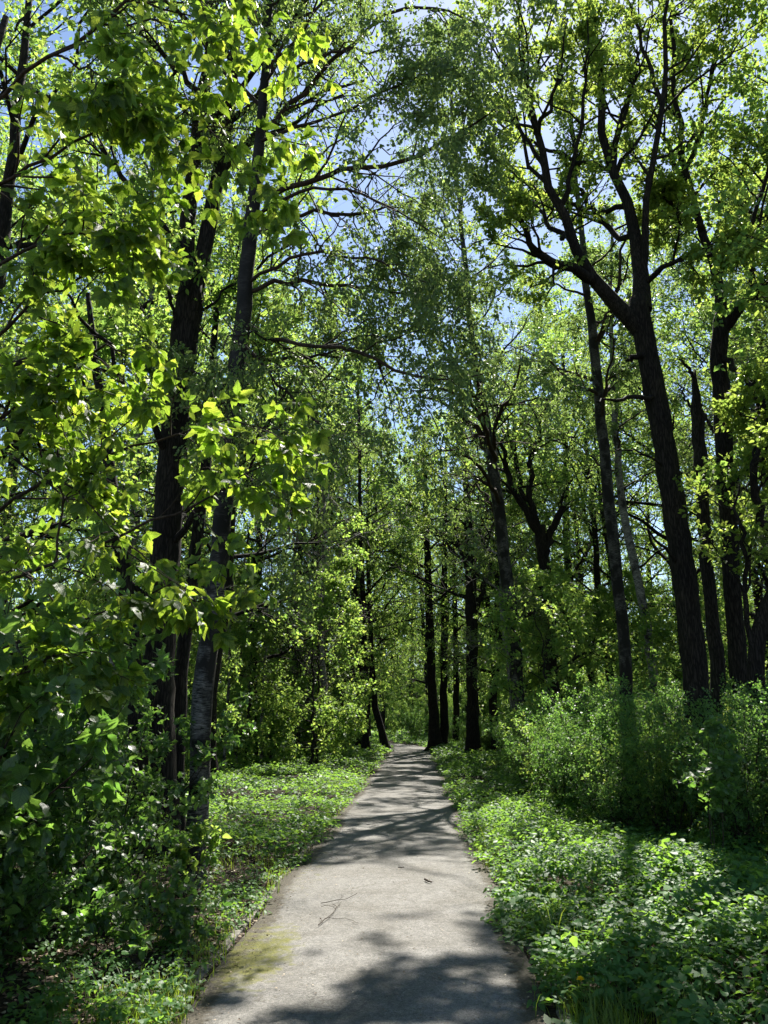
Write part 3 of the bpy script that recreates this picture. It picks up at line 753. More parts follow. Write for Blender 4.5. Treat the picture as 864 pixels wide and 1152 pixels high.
# ---- second oak on the right
Y = 13.3
b0 = PX(838, 940, Y); b0[2] = ground_z(b0[0], b0[1]) - .05
t = Tree('oak_tree', 'straight dark oak beside the broken snag, forking into a crooked right limb', 'tree', b0, 105, M['bark_dark'], M['leaf_oak']); t.wt, t.wl = 0.7, 0.8
P, R = t.trunk(pline([(839, 942, 33), (836, 850, 30), (832, 770, 29), (826, 690, 27), (820, 600, 26), (815, 520, 27), (811, 440, 26), (809, 390, 26), (812, 360, 24), (813, 348, 20)], Y), K=36, S=18)
for rows in [[(812, 372, 20, Y), (832, 346, 17, 13.1), (850, 331, 14, 12.9), (880, 318, 12, 12.7), (912, 300, 9, 12.5), (950, 270, 5, 12.3)],
             [(812, 366, 18, Y), (808, 312, 14, 13.4), (795, 262, 11, 13.5), (780, 222, 10, 13.6), (770, 180, 9, 13.7), (762, 120, 7, 13.8), (757, 60, 6, 13.9), (752, -30, 3, 14)],
             [(772, 188, 7, 13.7), (790, 140, 6, 13.5), (800, 80, 5, 13.3), (815, 10, 3, 13.1)],
             [(775, 205, 7, 13.7), (750, 165, 6, 14.2), (735, 120, 4, 14.7), (728, 60, 2, 15)],
             [(850, 331, 9, 12.9), (846, 290, 8, 12.7), (852, 240, 6, 12.5), (862, 190, 5, 12.3), (866, 120, 3, 12.2)],
             [(822, 538, 10, Y), (848, 524, 8, 13), (880, 512, 6, 12.7), (920, 490, 3, 12.4)],
             [(810, 400, 9, Y), (836, 420, 7, 12.6), (850, 455, 5, 12.1), (846, 490, 3, 11.7)],
             [(795, 262, 8, 13.5), (765, 240, 6, 13.1), (745, 215, 4, 12.8)],
             [(808, 312, 8, 13.4), (840, 280, 6, 14), (870, 220, 5, 14.5), (890, 150, 3, 15)]]:
    t.limb(pline(rows), S=12, sub=SO, wob=.035)
counts['oak2'] = t.crown('mid')

SO3 = [dict(SO[0], M=5, lim=(.3, .9)), dict(SO[1], M=5), dict(SO[2], n=24)]
# ---- crooked tree at the right margin
Y = 11.6
b0 = PX(846, 965, Y); b0[2] = ground_z(b0[0], b0[1]) - .05
t = Tree('oak_tree', 'crooked dark oak leaning out of the frame at the right margin with a hooked limb', 'tree', b0, 106, M['bark_dark'], M['leaf_oak']); t.wt, t.wl = 0.72, 0.75
P, R = t.trunk(pline([(862, 966, 32), (856, 860, 28), (850, 760, 26), (856, 705, 25), (876, 655, 24), (897, 600, 22), (912, 530, 20), (920, 440, 16), (935, 330, 11), (950, 230, 5)], Y), K=36, S=16, rough=.14)
for rows in [[(893, 612, 14, Y), (866, 596, 13, 11.4), (853, 560, 12, 11.2), (851, 520, 11, 11.1), (857, 480, 8, 11), (866, 430, 4, 10.9)],
             [(835 + 8, 745, 9, Y), (838, 640, 7, 11.5), (833, 600, 6, 11.4), (828, 570, 4, 11.3), (833, 545, 2, 11.2)],
             [(912, 530, 12, Y), (890, 490, 9, 11.3), (872, 460, 7, 11), (850, 455, 3, 10.8)]]:
    t.limb(pline(rows), S=10, sub=SO3, wob=.04)
for r in auto_limbs(t, P, R, 9, t.rng, .6, .98, 3.0, (5, 45)):
    if r[-1][0] > r[0][0] + .8: t.limb(r, S=6, sub=SO)
counts['oak3'] = t.crown('mid')

# ---- birches on the right, farther in
SBF = [dict(M=7, t=(.15, 1), ang=(35, 70), ratio=(.3, .6), lim=(.35, 1.7), K=5, up=.05, droop=.25, S=3, rr=.55),
       dict(M=7, t=(.15, 1), ang=(25, 70), ratio=(.4, .8), lim=(.25, .8), K=4, up=-.2, droop=.55, S=3, rr=.5), dict(n=26, spread=.055, size=(.05, .08), droop=.5, flat=.6)]
SOF = [dict(M=7, t=(.2, 1), ang=(30, 65), ratio=(.35, .6), lim=(.4, 2.4), K=5, up=.15, S=4, rr=.6, wig=.08),
       dict(M=6, t=(.15, 1), ang=(30, 75), ratio=(.4, .7), lim=(.25, .9), K=4, up=.1, S=3, rr=.6), dict(n=19, spread=.08, size=(.08, .13), droop=.25, flat=.7)]
FAR = [
    ('birch_tree', 'slim dark birch with white patches rising behind the shrubs left of the leaning oak', 107, 'bark_mottled', 'leaf_birch', 17.0,
     [(708, 905, 18), (704, 760, 16), (697, 680, 15), (688, 600, 15), (680, 520, 14), (673, 440, 13), (667, 380, 12), (660, 320, 9), (654, 260, 7), (646, 170, 5), (638, 70, 3)], SBF, 16, (.42, .99), 2.8,
     [[(669, 400, 7, 17), (690, 335, 5, 17.3), (704, 260, 3, 17.6)], [(674, 445, 5, 17), (640, 430, 4, 16.5), (612, 400, 2, 16)]]),
    ('birch_tree', 'thin pale birch half hidden just right of the slim dark birch', 108, 'bark_pale', 'leaf_birch', 21.0,
     [(741, 895, 12), (732, 740, 11), (715, 640, 11), (703, 590, 10), (695, 520, 9), (690, 440, 7), (688, 360, 5), (688, 250, 3)], SBF, 14, (.45, .99), 2.2, []),
    ('oak_tree', 'dark tree with a bare forked candelabra top against the sky gap right of the path', 109, 'bark_dark', 'leaf_wood', 24.0,
     [(626, 868, 17), (618, 700, 15), (613, 640, 15), (607, 592, 14)], SOF, 4, (.35, .75), 2.6,
     [[(607, 600, 12, 24), (591, 572, 10, 24), (576, 546, 8, 24), (568, 515, 6, 24), (566, 480, 3, 24)], [(593, 575, 7, 24), (582, 530, 5, 24.5), (574, 495, 4, 25), (572, 468, 2, 25)],
      [(612, 628, 11, 24), (622, 596, 10, 24), (632, 566, 8, 24), (636, 546, 4, 24)], [(605, 595, 10, 24), (597, 555, 8, 24), (599, 515, 6, 24), (606, 480, 4, 24), (618, 450, 2, 24)]]),
    ('birch_tree', 'tall birch with mottled trunk growing at the right of the path, first past the thicket', 110, 'bark_mottled', 'leaf_birch', 22.0,
     [(593, 882, 21), (586, 820, 18), (580, 740, 17), (573, 670, 17), (566, 610, 16), (558, 555, 15), (551, 510, 13), (545, 470, 11), (538, 430, 9), (530, 370, 7), (522, 290, 6), (514, 200, 5), (508, 110, 4), (504, 40, 3)], SBF, 40, (.4, .99), 3.4,
     [[(551, 508, 8, 22), (535, 480, 7, 22), (510, 460, 5, 21.5), (480, 445, 3, 21), (450, 450, 1.5, 20.5)], [(562, 585, 6, 22), (548, 560, 4, 22.4), (530, 545, 2, 22.8)], [(556, 520, 7, 22), (546, 482, 6, 20), (530, 455, 5, 18.5), (498, 440, 3, 17.5), (465, 440, 1.5, 17)], [(562, 565, 6, 22), (546, 532, 5, 19.8), (520, 512, 3, 18.2), (490, 505, 1.5, 17.5)],
      [(552, 512, 6, 22), (560, 470, 5, 20.5), (575, 440, 4, 19.5), (590, 400, 2, 18.8)], [(545, 470, 6, 22), (520, 420, 5, 20.5), (490, 380, 4, 19.5), (455, 360, 2, 19)], [(578, 700, 6, 22), (600, 690, 4, 21.5), (625, 700, 2, 21)]]),
    ('oak_tree', 'dark oak with flared foot on the right verge at the far end of the path', 111, 'bark_dark', 'leaf_oak', 34.0,
     [(533, 857, 18), (532, 800, 15), (531, 740, 15), (530, 690, 15), (529, 640, 13), (527, 590, 11), (524, 540, 8), (520, 480, 4)], SOF, 18, (.42, .98), 4.2,
     [[(533, 690, 9, 34), (545, 660, 8, 34), (552, 640, 7, 34), (560, 605, 4, 34)], [(530, 650, 6, 34), (515, 615, 5, 34), (495, 600, 3, 33.5), (470, 600, 2, 33)], [(530, 610, 7, 34), (560, 560, 5, 33), (590, 530, 3, 32)]]),
    ('linden_tree', 'thickest of the close group of dark trunks standing where the path ends on the right', 112, 'bark_dark', 'leaf_broad', 42.0,
     [(490, 850, 16), (487, 790, 12), (484, 730, 11), (482, 660, 10), (480, 600, 8), (478, 540, 5), (476, 480, 3)], SOF, 18, (.4, .98), 4.6, []),
    ('linden_tree', 'straight trunk touching the right side of the thickest trunk at the end of the path', 113, 'bark_dark', 'leaf_wood', 42.5,
     [(499, 849, 12), (499, 780, 10), (500, 700, 9), (500, 630, 7), (501, 560, 5), (502, 490, 3)], SOF, 15, (.4, .98), 4.4, []),
    ('linden_tree', 'slender trunk between the end-of-path group and the dark oak with flared foot', 114, 'bark_dark', 'leaf_wood', 50.0,
     [(513, 838, 9), (513, 760, 8), (512, 690, 7), (511, 620, 5), (510, 550, 3)], SOF, 9, (.4, .98), 4.6, []),
    ('linden_tree', 'short dark trunk leaning left on the left verge where the path bends away', 115, 'bark_dark', 'leaf_wood', 41.0,
     [(434, 849, 11), (429, 820, 9), (422, 790, 9), (418, 740, 7), (416, 680, 5), (414, 600, 4), (413, 500, 2)], SOF, 16, (.35, .98), 4.2, []),
    ('linden_tree', 'thin straight dark trunk on the left verge just before the leaning short trunk', 116, 'bark_dark', 'leaf_wood', 37.0,
     [(412, 853, 10), (411, 780, 8), (409, 700, 8), (407, 640, 6), (405, 560, 5), (404, 480, 4), (402, 400, 2)], SOF, 20, (.35, .98), 4.2,
     [[(409, 690, 5, 37), (395, 655, 4, 37), (385, 620, 2, 37)]]),
]
for (nm, lab, sd, bk, lf, Yd, rows, sub, nl, (ta, tb), ln, extra) in FAR:
    b0 = PX(rows[0][0], rows[0][1], Yd); rows = list(rows)
    t = Tree(nm, lab, 'tree', [b0[0], b0[1], -0.03], sd, M[bk], M[lf]); t.wt = t.wl = .88
    pr = pline(rows, Yd); pr[0, 2] = -0.05
    P, R = t.trunk(pr, K=30, S=12, wob=.02)
    for e in extra: t.limb(pline(e), S=7, sub=sub, wob=.05)
    for r in auto_limbs(t, P, R, nl, t.rng, ta, tb, ln, (5, 40)): t.limb(r, S=5, sub=sub)
    counts[lab[:18]] = t.crown('mid' if Yd < 20 else 'far', 1.1)

# ------------------------------------------------------------------ repeated trees of the wood behind: prototypes, then copies
def proto_tree(name, label, cat, seed, bark, leaf, H, r0, nl, ta, ln, sub, lean, size_kind, elev=(5, 40), shape=None):
    t = Tree(name, label, cat, (0, 0, 0), seed, M[bark], M[leaf], cull=False)
    rg = t.rng; n = 7
    rows = [[lean[0] * (k / n) ** 1.3 + rg.normal(0, .06) * (k > 0), lean[1] * (k / n) ** 1.3 + rg.normal(0, .06) * (k > 0), H * k / n - .05 * (k == 0), r0 * (1 - .9 * k / n)] for k in range(n + 1)]
    g = Geo()
    def ex(g):
        for r in auto_limbs(t, np.array(rows)[None, :, :3], np.array(rows)[None, :, 3], nl, rg, ta, .98, ln, elev, shape):
            p = resample(r, 9, .02, rg); g.tube(p[:, :3], p[:, 3], 5, .1, seed)
            t.grow(p[:, :3][None], p[:, 3][None], sub, g)
    t.trunk(rows, K=22, S=10, extra=ex, wob=.03)
    PLEAF[t.root.name] = ([np.concatenate([l[i] for l in t.L]) for i in range(4)], M[leaf])
    counts[name + str(seed)] = t.crown(size_kind, 1.1)
    return t.root


PLEAF = {}


def open_gaps(o, src, x, y, z, rz, s):
    """a copied tree whose crown stands in the sun's way over a gap gets a crown mesh of its own with that gap"""
    (pos, ax, nr, sz), mat = PLEAF[src]
    c_, s_ = math.cos(rz), math.sin(rz)
    W = np.stack([(pos[:, 0] * c_ - pos[:, 1] * s_) * s + x, (pos[:, 0] * s_ + pos[:, 1] * c_) * s + y, pos[:, 2] * s + z], 1)
    k = keep_leaf(W, RNG)
    if k.mean() > .996: return
    for ch in o.children:
        if ch.name.startswith('crown'):
            ch.data = leaves_mesh('crown', pos[k], ax[k], nr[k], sz[k], 'far', mat, RNG, 1.1)
            GAPPED.append(1)


GAPPED = []


def wood_sub(m1, m2, n, size, l2=2.4, up=.12, droop=.1):
    return [dict(M=m1, t=(.2, 1), ang=(30, 68), ratio=(.35, .6), lim=(.4, l2), K=5, up=up, S=3, rr=.6, wig=.08, droop=droop),
            dict(M=m2, t=(.15, 1), ang=(30, 75), ratio=(.4, .75), lim=(.25, 1.0), K=3, up=.05, S=3, rr=.6, droop=droop), dict(n=n, spread=.07, size=size, droop=.3, flat=.8)]


egg = lambda v: 0.45 + 1.1 * math.sin(math.pi * min(1, v * .8 + .15)) * .75
PT = [proto_tree('maple_tree', 'x', 'tree', 201, 'bark_dark', 'leaf_wood', 17, .20, 22, .20, 3.8, wood_sub(8, 8, 14, (.08, .13)), (.6, .3), 'far', shape=egg),
      proto_tree('birch_tree', 'x', 'tree', 202, 'bark_pale', 'leaf_birch', 18, .15, 22, .22, 3.0, wood_sub(8, 8, 18, (.06, .09), 1.8, 0, .3), (-.5, .4), 'far', shape=egg),
      proto_tree('linden_tree', 'x', 'tree', 203, 'bark_dark', 'leaf_wood', 20, .24, 24, .16, 4.2, wood_sub(8, 8, 14, (.08, .13)), (-.4, -.5), 'far', shape=egg),
      proto_tree('maple_sapling', 'x', 'sapling', 204, 'bark_grey', 'leaf_maple', 6.5, .055, 20, .12, 2.0, wood_sub(6, 6, 24, (.07, .12), 1.0, .0, .1), (.3, .2), 'far', (0, 25), egg),
      proto_tree('maple_sapling', 'x', 'sapling', 205, 'bark_grey', 'leaf_wood', 5.0, .05, 18, .10, 1.7, wood_sub(6, 6, 14, (.07, .11), .9, .0, .2), (-.2, .3), 'far', (-5, 20), egg)]
GR = {'maple_tree': ('maples of the wood behind', 'leafy maple crown and dark trunk deep in the wood behind the front trees'),
      'birch_tree': ('birches of the wood behind', 'slender pale birch deep in the wood behind the front trees'),
      'linden_tree': ('lindens of the wood behind', 'tall linden with broad crown deep in the wood behind the front trees'),
      'maple_sapling': ('saplings under the trees', 'young low maple with layered leaves under the trees of the wood')}
used = {}


def place(k, x, y, s, label=None):
    pr = PT[k]; nm = pr.name.split('.')[0]
    rz = random.uniform(0, TAU)
    lab, grp = label or GR[nm][1], None if label else GR[nm][0]
    if k not in used:
        used[k] = 1
        pr.location = (x, y, float(ground_z(x, y)) - .03); pr.rotation_euler = (0, 0, rz); pr.scale = (s, s, s); pr['label'] = lab
        if grp: pr['group'] = grp
        c = pr
    else:
        c = copy_tree(pr, (x, y, float(ground_z(x, y)) - .03), rz, s, lab)
        if grp: c['group'] = grp
        elif 'group' in c: del c['group']
    open_gaps(c, pr.name, x, y, float(ground_z(x, y)) - .03, rz, s)
    return c


# single saplings that can be told apart
c = PX(357, 862, 26); place(3, c[0], 26.5, .95, 'dense dark maple sapling with drooping branches at the back of the left meadow')
c = PX(630, 860, 19.5); place(4, c[0], 19.5, .95, 'dense green maple sapling in the thicket under the forked bare tree')
c = PX(590, 870, 20); place(4, c[0] + .5, 20.3, .42, 'small bright maple sapling at the foot of the mottled birch by the path')

spots = []
for k in range(34):
    side = -1 if k % 2 else 1
    for tr in range(40):
        y = random.uniform(17, 70); x = side * random.uniform(4.2 if y < 40 else 2.5, 8 + .55 * y)
        if side > 0 and (x < 10 and y < 27 or x < 6 and y < 40): continue
        if abs(x) < 3 and y < 60: continue
        if all((x - a) ** 2 + (y - b) ** 2 > 10 for a, b in spots): break
    spots.append((x, y)); place(random.choice([0, 0, 1, 2, 2]), x, y, random.uniform(.85, 1.15))
for x, y, k in [(3.3, 27.5, 1), (-3.5, 30.5, 1), (3.6, 36.5, 0), (-.5, 74, 2), (.8, 62, 2), (-3.2, 43.5, 2), (2.5, 66, 0), (-3, 68, 0), (1, 84, 2), (-6, 80, 2), (5, 78, 2), (-12, 86, 2), (12, 86, 2), (-20, 84, 0), (20, 84, 2), (-29, 82, 2), (29, 82, 0), (-38, 76, 2), (38, 76, 2),
                (-7.5, 12.5, 0), (-11, 15, 2), (-6.8, 17.5, 1), (8.8, 9.2, 2), (9.0, 12.8, 0), (10.2, 19.5, 1), (10.5, 22.5, 2), (12.2, 16, 2), (13, 13, 0), (10.8, 23, 1), (9.5, 28, 2), (7.5, 31, 0), (6, 37, 2), (-8.2, 24, 0), (-9.5, 29, 2), (-5.6, 35, 1), (-6, 39, 2), (-3.6, 47, 0), (4.5, 46, 2), (4, 54, 0), (-4.5, 56, 2), (9, 41, 0), (14, 32, 2), (-13, 24, 0), (-14, 10, 2)]:  # nearest right-hand pair stands out of view, added to shade the weeds
    place(k, x, y, random.uniform(.9, 1.15)); spots.append((x, y))
for k in range(46):
    side = -1 if k % 2 else 1
    for tr in range(40):
        y = random.uniform(12, 62); x = side * random.uniform(5.5 if y < 20 else 3.3, 6 + .5 * y)
        if side > 0 and (y < 18.5 and x < 10 or y < 30 and x < 5): continue
        if all((x - a) ** 2 + (y - b) ** 2 > 4 for a, b in spots): break
    spots.append((x, y)); place(random.choice([3, 4]), x, y, random.uniform(.6, 1.2))
for x, y, k, s in [(-4.2, 28, 3, .8), (-5.5, 25.5, 4, .9), (-6.5, 27.5, 3, 1), (-7.5, 22, 4, 1), (-3.4, 31, 4, .75), (-4.8, 31.5, 3, .9), (-6.2, 20, 4, .8), (6.2, 24, 3, .8), (7.2, 20.5, 4, .9), (4.6, 30, 3, .7), (-.2, 64, 4, .6), (1.6, 60, 3, .6), (-2.5, 70, 4, .8), (3.2, 58, 4, .7), (-5.5, 62, 3, .7), (.8, 70, 3, .9), (-1.5, 76, 3, 1)]: place(k, x, y, s)

# thin pale poles at the back of the left meadow
for px, Yp, ht in [(252, 25, 6.5), (266, 26.5, 7), (281, 29, 6), (294, 27.5, 6.8), (306, 31, 6)]:
    b = PX(px, 850, Yp)
    if px == 252:
        t = Tree('birch_sapling', 'slender pale birch pole at the back of the left meadow', 'sapling', (0, 0, 0), 301, M['bark_pale'], M['leaf_birch'], 'pale birch poles', cull=False)
        P, R = t.trunk([[0, 0, -.05, .05], [.05, .02, 2, .043], [-.03, .04, 4, .03], [.05, 0, 6.5, .01]], K=14, S=8)
        for r in auto_limbs(t, P, R, 12, t.rng, .4, .98, 1.0, (10, 50)): t.limb(r, S=4, sub=[dict(M=6, t=(.2, 1), ang=(30, 60), ratio=(.4, .7), lim=(.2, .6), K=4, S=3), dict(n=12, spread=.07, size=(.05, .08))])
        t.crown('far'); pole = t.root; pole.location = (b[0], Yp, -.02)
    else:
        copy_tree(pole, (b[0], Yp, -.02), random.uniform(0, TAU), ht / 6.5)

# ------------------------------------------------------------------ near maple on the left, boughs hanging into the view
def compound(pos, ax, nr, sz, rng, stalk=.55):
    """three leaflets at the end of each stalk"""
    a = norm(ax); b = norm(np.cross(a, nr)); n = np.cross(b, a)
    tip = pos + a * (sz * stalk)[:, None]
    out = []
    for th, f, sh in ((0, 1.0, 0), (1.0, .86, .0), (-1.0, .86, .0)):
        th = th + rng.normal(0, .15, len(pos))
        d = a * np.cos(th)[:, None] + b * np.sin(th)[:, None] - np.array([0, 0, 1.0]) * rng.uniform(0, .35, len(pos))[:, None]
        out.append((tip, d, norm(n + rng.normal(0, .22, n.shape)), sz * f * rng.uniform(.85, 1.1, len(pos))))
    return [np.concatenate([o[k] for o in out]) for k in range(4)], tip


b0 = np.array([-3.55, 4.6, 0.0]); b0[2] = ground_z(b0[0], b0[1]) - .03
t = Tree('ash_leaved_maple', 'near maple at the left margin with large pointed sunlit leaves hanging into the view', 'tree', b0, 401, M['bark_grey'], M['leaf_near'], cull=False)
P, R = t.trunk([[*b0, .085], [-3.5, 4.6, 1.2, .075], [-3.35, 4.5, 2.4, .065], [-3.25, 4.3, 3.6, .055], [-3.0, 4.1, 4.8, .042], [-2.6, 3.9, 6.0, .02]], K=24, S=14, flare=1.4)
rg = t.rng
boughs = [  # (px, py, width, Y)
    [(-70, 700, 9, 4.4), (20, 650, 7, 4.2), (90, 622, 6, 4.1), (170, 588, 5, 4.0), (240, 556, 4, 3.9), (300, 520, 2, 3.8)],
    [(-70, 640, 9, 4.5), (20, 560, 7, 4.3), (100, 520, 6, 4.2), (180, 495, 4, 4.1), (250, 470, 3, 4.1), (318, 490, 2, 4.0)],
    [(-90, 560, 9, 4.4), (0, 470, 7, 4.2), (70, 420, 6, 4.0), (120, 390, 4, 3.9), (150, 400, 2, 3.8)],
    [(-90, 470, 9, 4.2), (-10, 380, 7, 3.9), (60, 330, 5, 3.8), (120, 300, 3, 3.7)],
    [(-90, 380, 9, 4.0), (0, 300, 7, 3.8), (70, 265, 5, 3.7), (120, 262, 4, 3.6), (160, 276, 2, 3.5)],
    [(-80, 260, 8, 3.8), (10, 200, 7, 3.6), (80, 165, 5, 3.5), (150, 135, 4, 3.4), (230, 145, 3, 3.3), (300, 150, 1.5, 3.3)],
    [(-80, 180, 9, 3.7), (20, 85, 8, 3.5), (70, 60, 7, 3.4), (120, 20, 6, 3.3), (190, -30, 5, 3.2), (280, -25, 3, 3.0), (345, 5, 1.5, 2.9)],
    [(60, 62, 5, 3.4), (100, 78, 4, 3.3), (135, 108, 3, 3.2), (165, 120, 1.5, 3.1)],
    [(-70, 760, 8, 4.6), (30, 720, 6, 4.5), (110, 690, 4, 4.5), (190, 660, 3, 4.4), (232, 668, 1.5, 4.4)],
    [(-80, 820, 7, 4.2), (0, 770, 5, 4.0), (60, 740, 4, 3.9), (110, 730, 2, 3.8)],
    [(60, 640, 5, 4.15), (70, 560, 4, 4.1), (64, 480, 3, 4.0), (70, 400, 2, 3.9)],
]
fl = []
for rows in boughs:
    p = resample(pline(rows), 16, .012, rg)
    p[:, 3] *= .6
    g = Geo(); g.tube(p[:, :3], p[:, 3], 7, .08, 3)
    C, Rr = spawn(p[:, :3][None], p[:, 3][None], 17 if rows[-1][0] in (300, 318) else 13, rg, t=(.18, 1.0), ang=(25, 65), ratio=(.18, .40), lim=(.18, .75), K=6, up=.05, droop=.15, wig=.05, rr=.75)
    C2, R2 = spawn(C, Rr, 3, rg, t=(.3, 1), ang=(30, 60), ratio=(.35, .6), lim=(.08, .3), K=4, droop=.15, rr=.6)
    g.tube(C, Rr, 5); g.tube(C2, np.maximum(R2, .0012), 4)
    out = []
    for (PP, n) in ((C, 6), (C2, 3)):
        pos, ax, nr, sz = leaf_points(PP, n, rg, t=(.25, 1.05), spread=.01, size=(.05, .115), droop=.45, flat=1.1)
        (a, tip) = compound(pos, ax, nr, sz, rg)
        st = np.stack([pos, (pos + tip) / 2 + [0, 0, .004], tip], 1); g.tube(st, np.full((len(pos), 3), .0011), 3)
        out.append(a)
    for a in out:
        k = ((a[0] - EYE) ** 2).sum(1) > 1.9 ** 2
        t.L.append([x[k] for x in a])
    t.part('limb', g, [M['bark_twig']])
counts['near maple'] = t.crown('ash', 1.0)


# ------------------------------------------------------------------ shrubs
def shrub(name, label, seed, stems, hgt, rad, leaf, size, shape, n1, nleaf, bark='bark_twig', group=None, cull=False, loc=None, lean=(0, 0), flat=.9, wid=1.0, r0=.011, low=.12):
    base = np.array([0, 0, 0.0]) if loc is None else np.array([loc[0], loc[1], float(ground_z(loc[0], loc[1])) - .02])
    t = Tree(name, label, 'shrub', base, seed, M[bark], M[leaf], group, cull=cull)
    rg = t.rng; rows = []
    for k in range(stems):
        a = rg.uniform(0, TAU); d = np.array([math.cos(a), math.sin(a), 0]); r = rad * math.sqrt(rg.random()); h = hgt * rg.uniform(.6, 1.05)
        s = np.linspace(0, 1, 10)[:, None]
        q = base + d * (.12 + .25 * r) * rg.random() + d * r * s ** 1.5 + np.array([lean[0], lean[1], 0]) * s ** 1.6 + np.array([0, 0, h]) * (s - .12 * s ** 2 * r / rad) + rg.normal(0, .02, (10, 3)) * s
        rows.append(np.hstack([q, r0 * rg.uniform(.6, 1.2) * (1 - .75 * s)]))
    g = Geo(); A = np.array(rows); Pp, Rp = A[:, :, :3], A[:, :, 3]
    g.tube(Pp, Rp, 5)
    C, Rr = spawn(Pp, Rp, n1, rg, t=(low, 1), ang=(25, 65), ratio=(.15, .38), lim=(.12, .8), K=5, up=.15, wig=.06, rr=.6, droop=.1)
    if cull:
        k = keep_leaf(C[:, -1], rg, .2); C, Rr = C[k], Rr[k]
    C2, R2 = spawn(C, Rr, 4, rg, t=(.2, 1), ang=(30, 65), ratio=(.35, .6), lim=(.06, .35), K=4, wig=.05, rr=.6)
    g.tube(C, Rr, 3); g.tube(C2, np.maximum(R2, .001), 3)
    t.part('stems', g, [M[bark]])
    for PP, n in ((C, nleaf), (C2, nleaf)):
        a = leaf_points(PP, n, rg, t=(.2, 1.03), spread=.02, size=size, droop=.15, flat=flat)
        if cull:
            k = keep_leaf(a[0], rg); a = [x[k] for x in a]
        t.L.append(a)
    counts[name + str(seed)] = t.crown(shape, wid, 'foliage')
    return t.root


SH = [shrub('thicket_shrub', 'x', 501, 26, 2.05, .95, 'leaf_shrub', (.028, .05), 'mid', 13, 7),
      shrub('thicket_shrub', 'x', 502, 24, 2.3, 1.05, 'leaf_shrub', (.03, .052), 'mid', 13, 7),
      shrub('thicket_shrub', 'x', 503, 24, 1.7, .85, 'leaf_wood', (.03, .055), 'mid', 12, 7)]
su_ = set()


def place_shrub(k, x, y, s, label, group=None):
    z = float(ground_z(x, y)) - .02; rz = random.uniform(0, TAU)
    if k not in su_:
        su_.add(k); o = SH[k]; o.location = (x, y, z); o.rotation_euler = (0, 0, rz); o.scale = (s, s, s); o['label'] = label
    else: o = copy_tree(SH[k], (x, y, z), rz, s, label)
    if group: o['group'] = group
    elif 'group' in o: del o['group']


TH = 'twiggy dark green shrub packed into the dense thicket right of the path'
for x, y, k, s in [(2.35, 13.2, 1, .75), (2.7, 11.3, 0, .72), (3.75, 9.7, 1, .85), (4.5, 8.9, 0, .9), (5.4, 8.1, 1, .9), (6.4, 7.9, 0, 1.0), (3.3, 10.9, 2, .95), (4.9, 9.4, 2, .9), (5.9, 8.7, 0, .85), (2.75, 12.6, 0, .9), (3.5, 11.9, 1, .9), (4.4, 11.0, 0, .95), (5.2, 10.3, 1, .9), (6.1, 9.6, 0, 1), (3.3, 13.6, 1, 1.0), (4.5, 12.6, 2, 1.2), (5.6, 11.8, 1, 1.0), (6.6, 11.0, 0, 1.1),
                   (7.6, 11.8, 1, 1.0), (2.6, 14.6, 2, 1.0), (3.9, 14.8, 0, 1.05), (5.3, 14.0, 1, 1.0), (6.8, 13.4, 0, 1.05), (2.4, 16.5, 0, .8), (3.4, 17.2, 1, .95), (4.8, 16.6, 0, 1.1), (6.3, 16.0, 1, 1.1),
                   (2.6, 19.2, 2, .9), (3.8, 20.5, 0, 1), (5.5, 19.5, 1, 1.1), (7.5, 18.5, 0, 1.2), (8.4, 15.0, 1, 1.1), (5.5, 24, 0, 1.2), (4.2, 27, 1, 1), (7, 27, 1, 1.2), (9.5, 21, 1, 1.2)]:
    place_shrub(k, x, y, s, TH, 'shrubs of the right thicket')
for x, y, k, s in [(-5.2, 11.5, 1, 1), (-6.6, 13, 0, 1.1), (-6.0, 16, 1, 1.1), (-8, 19, 0, 1.2), (-7, 23, 1, 1.2), (-5.2, 28.5, 1, 1), (-3.6, 29.5, 2, .8), (-6.8, 31, 0, 1.2), (-9.5, 28, 1, 1.3), (-4.6, 34, 2, 1.1), (-3.4, 38, 0, .8),
                   (3.2, 37, 2, .9), (4.3, 33, 1, 1.1), (2.9, 45, 0, .9), (4.8, 41, 1, 1.2), (-3.6, 45, 1, .9), (-4.8, 42, 0, 1.2), (2.2, 54, 1, 1), (-4.5, 55, 1, 1.1), (-9, 46, 1, 1.3), (8, 46, 1, 1.3), (8, 36, 0, 1.3)]:
    place_shrub(k, x, y, s, 'low leafy shrub in the shade under the trees of the wood', 'shrubs of the undergrowth')
place_shrub(1, -.15, 57, 1.25, 'pale grey green bush standing straight ahead where the path bends away')

# near shrubs on the left
shrub('broadleaf_shrub', 'nearest dark shrub at the lower left margin with large oval leaves and arching stems', 601, 15, 2.3, .95, 'leaf_broad', (.06, .11), 'ovate', 13, 6, loc=(-2.85, 4.35), lean=(.3, -.3), wid=1.05, flat=1.1, r0=.012, low=.06)
shrub('broadleaf_shrub', 'tall oval leaved shrub behind the nearest one at the left margin', 602, 16, 2.7, 1.1, 'leaf_broad', (.055, .10), 'ovate', 14, 6, loc=(-3.3, 6.1), lean=(.2, 0), flat=1.1, low=.15)
shrub('broadleaf_shrub', 'oval leaved shrub at the foot of the dark many-stemmed maple, sprigs crossing its trunks', 603, 13, 2.2, .9, 'leaf_broad', (.045, .075), 'ovate', 13, 6, loc=(-3.0, 8.0), lean=(.15, 0), flat=1.1, low=.12)
shrub('broadleaf_shrub', 'loose oval leaved shrub at the far left between the nearest shrubs and the wood', 604, 16, 2.9, 1.2, 'leaf_broad', (.05, .085), 'ovate', 15, 6, loc=(-5.0, 8.0), flat=1.1)
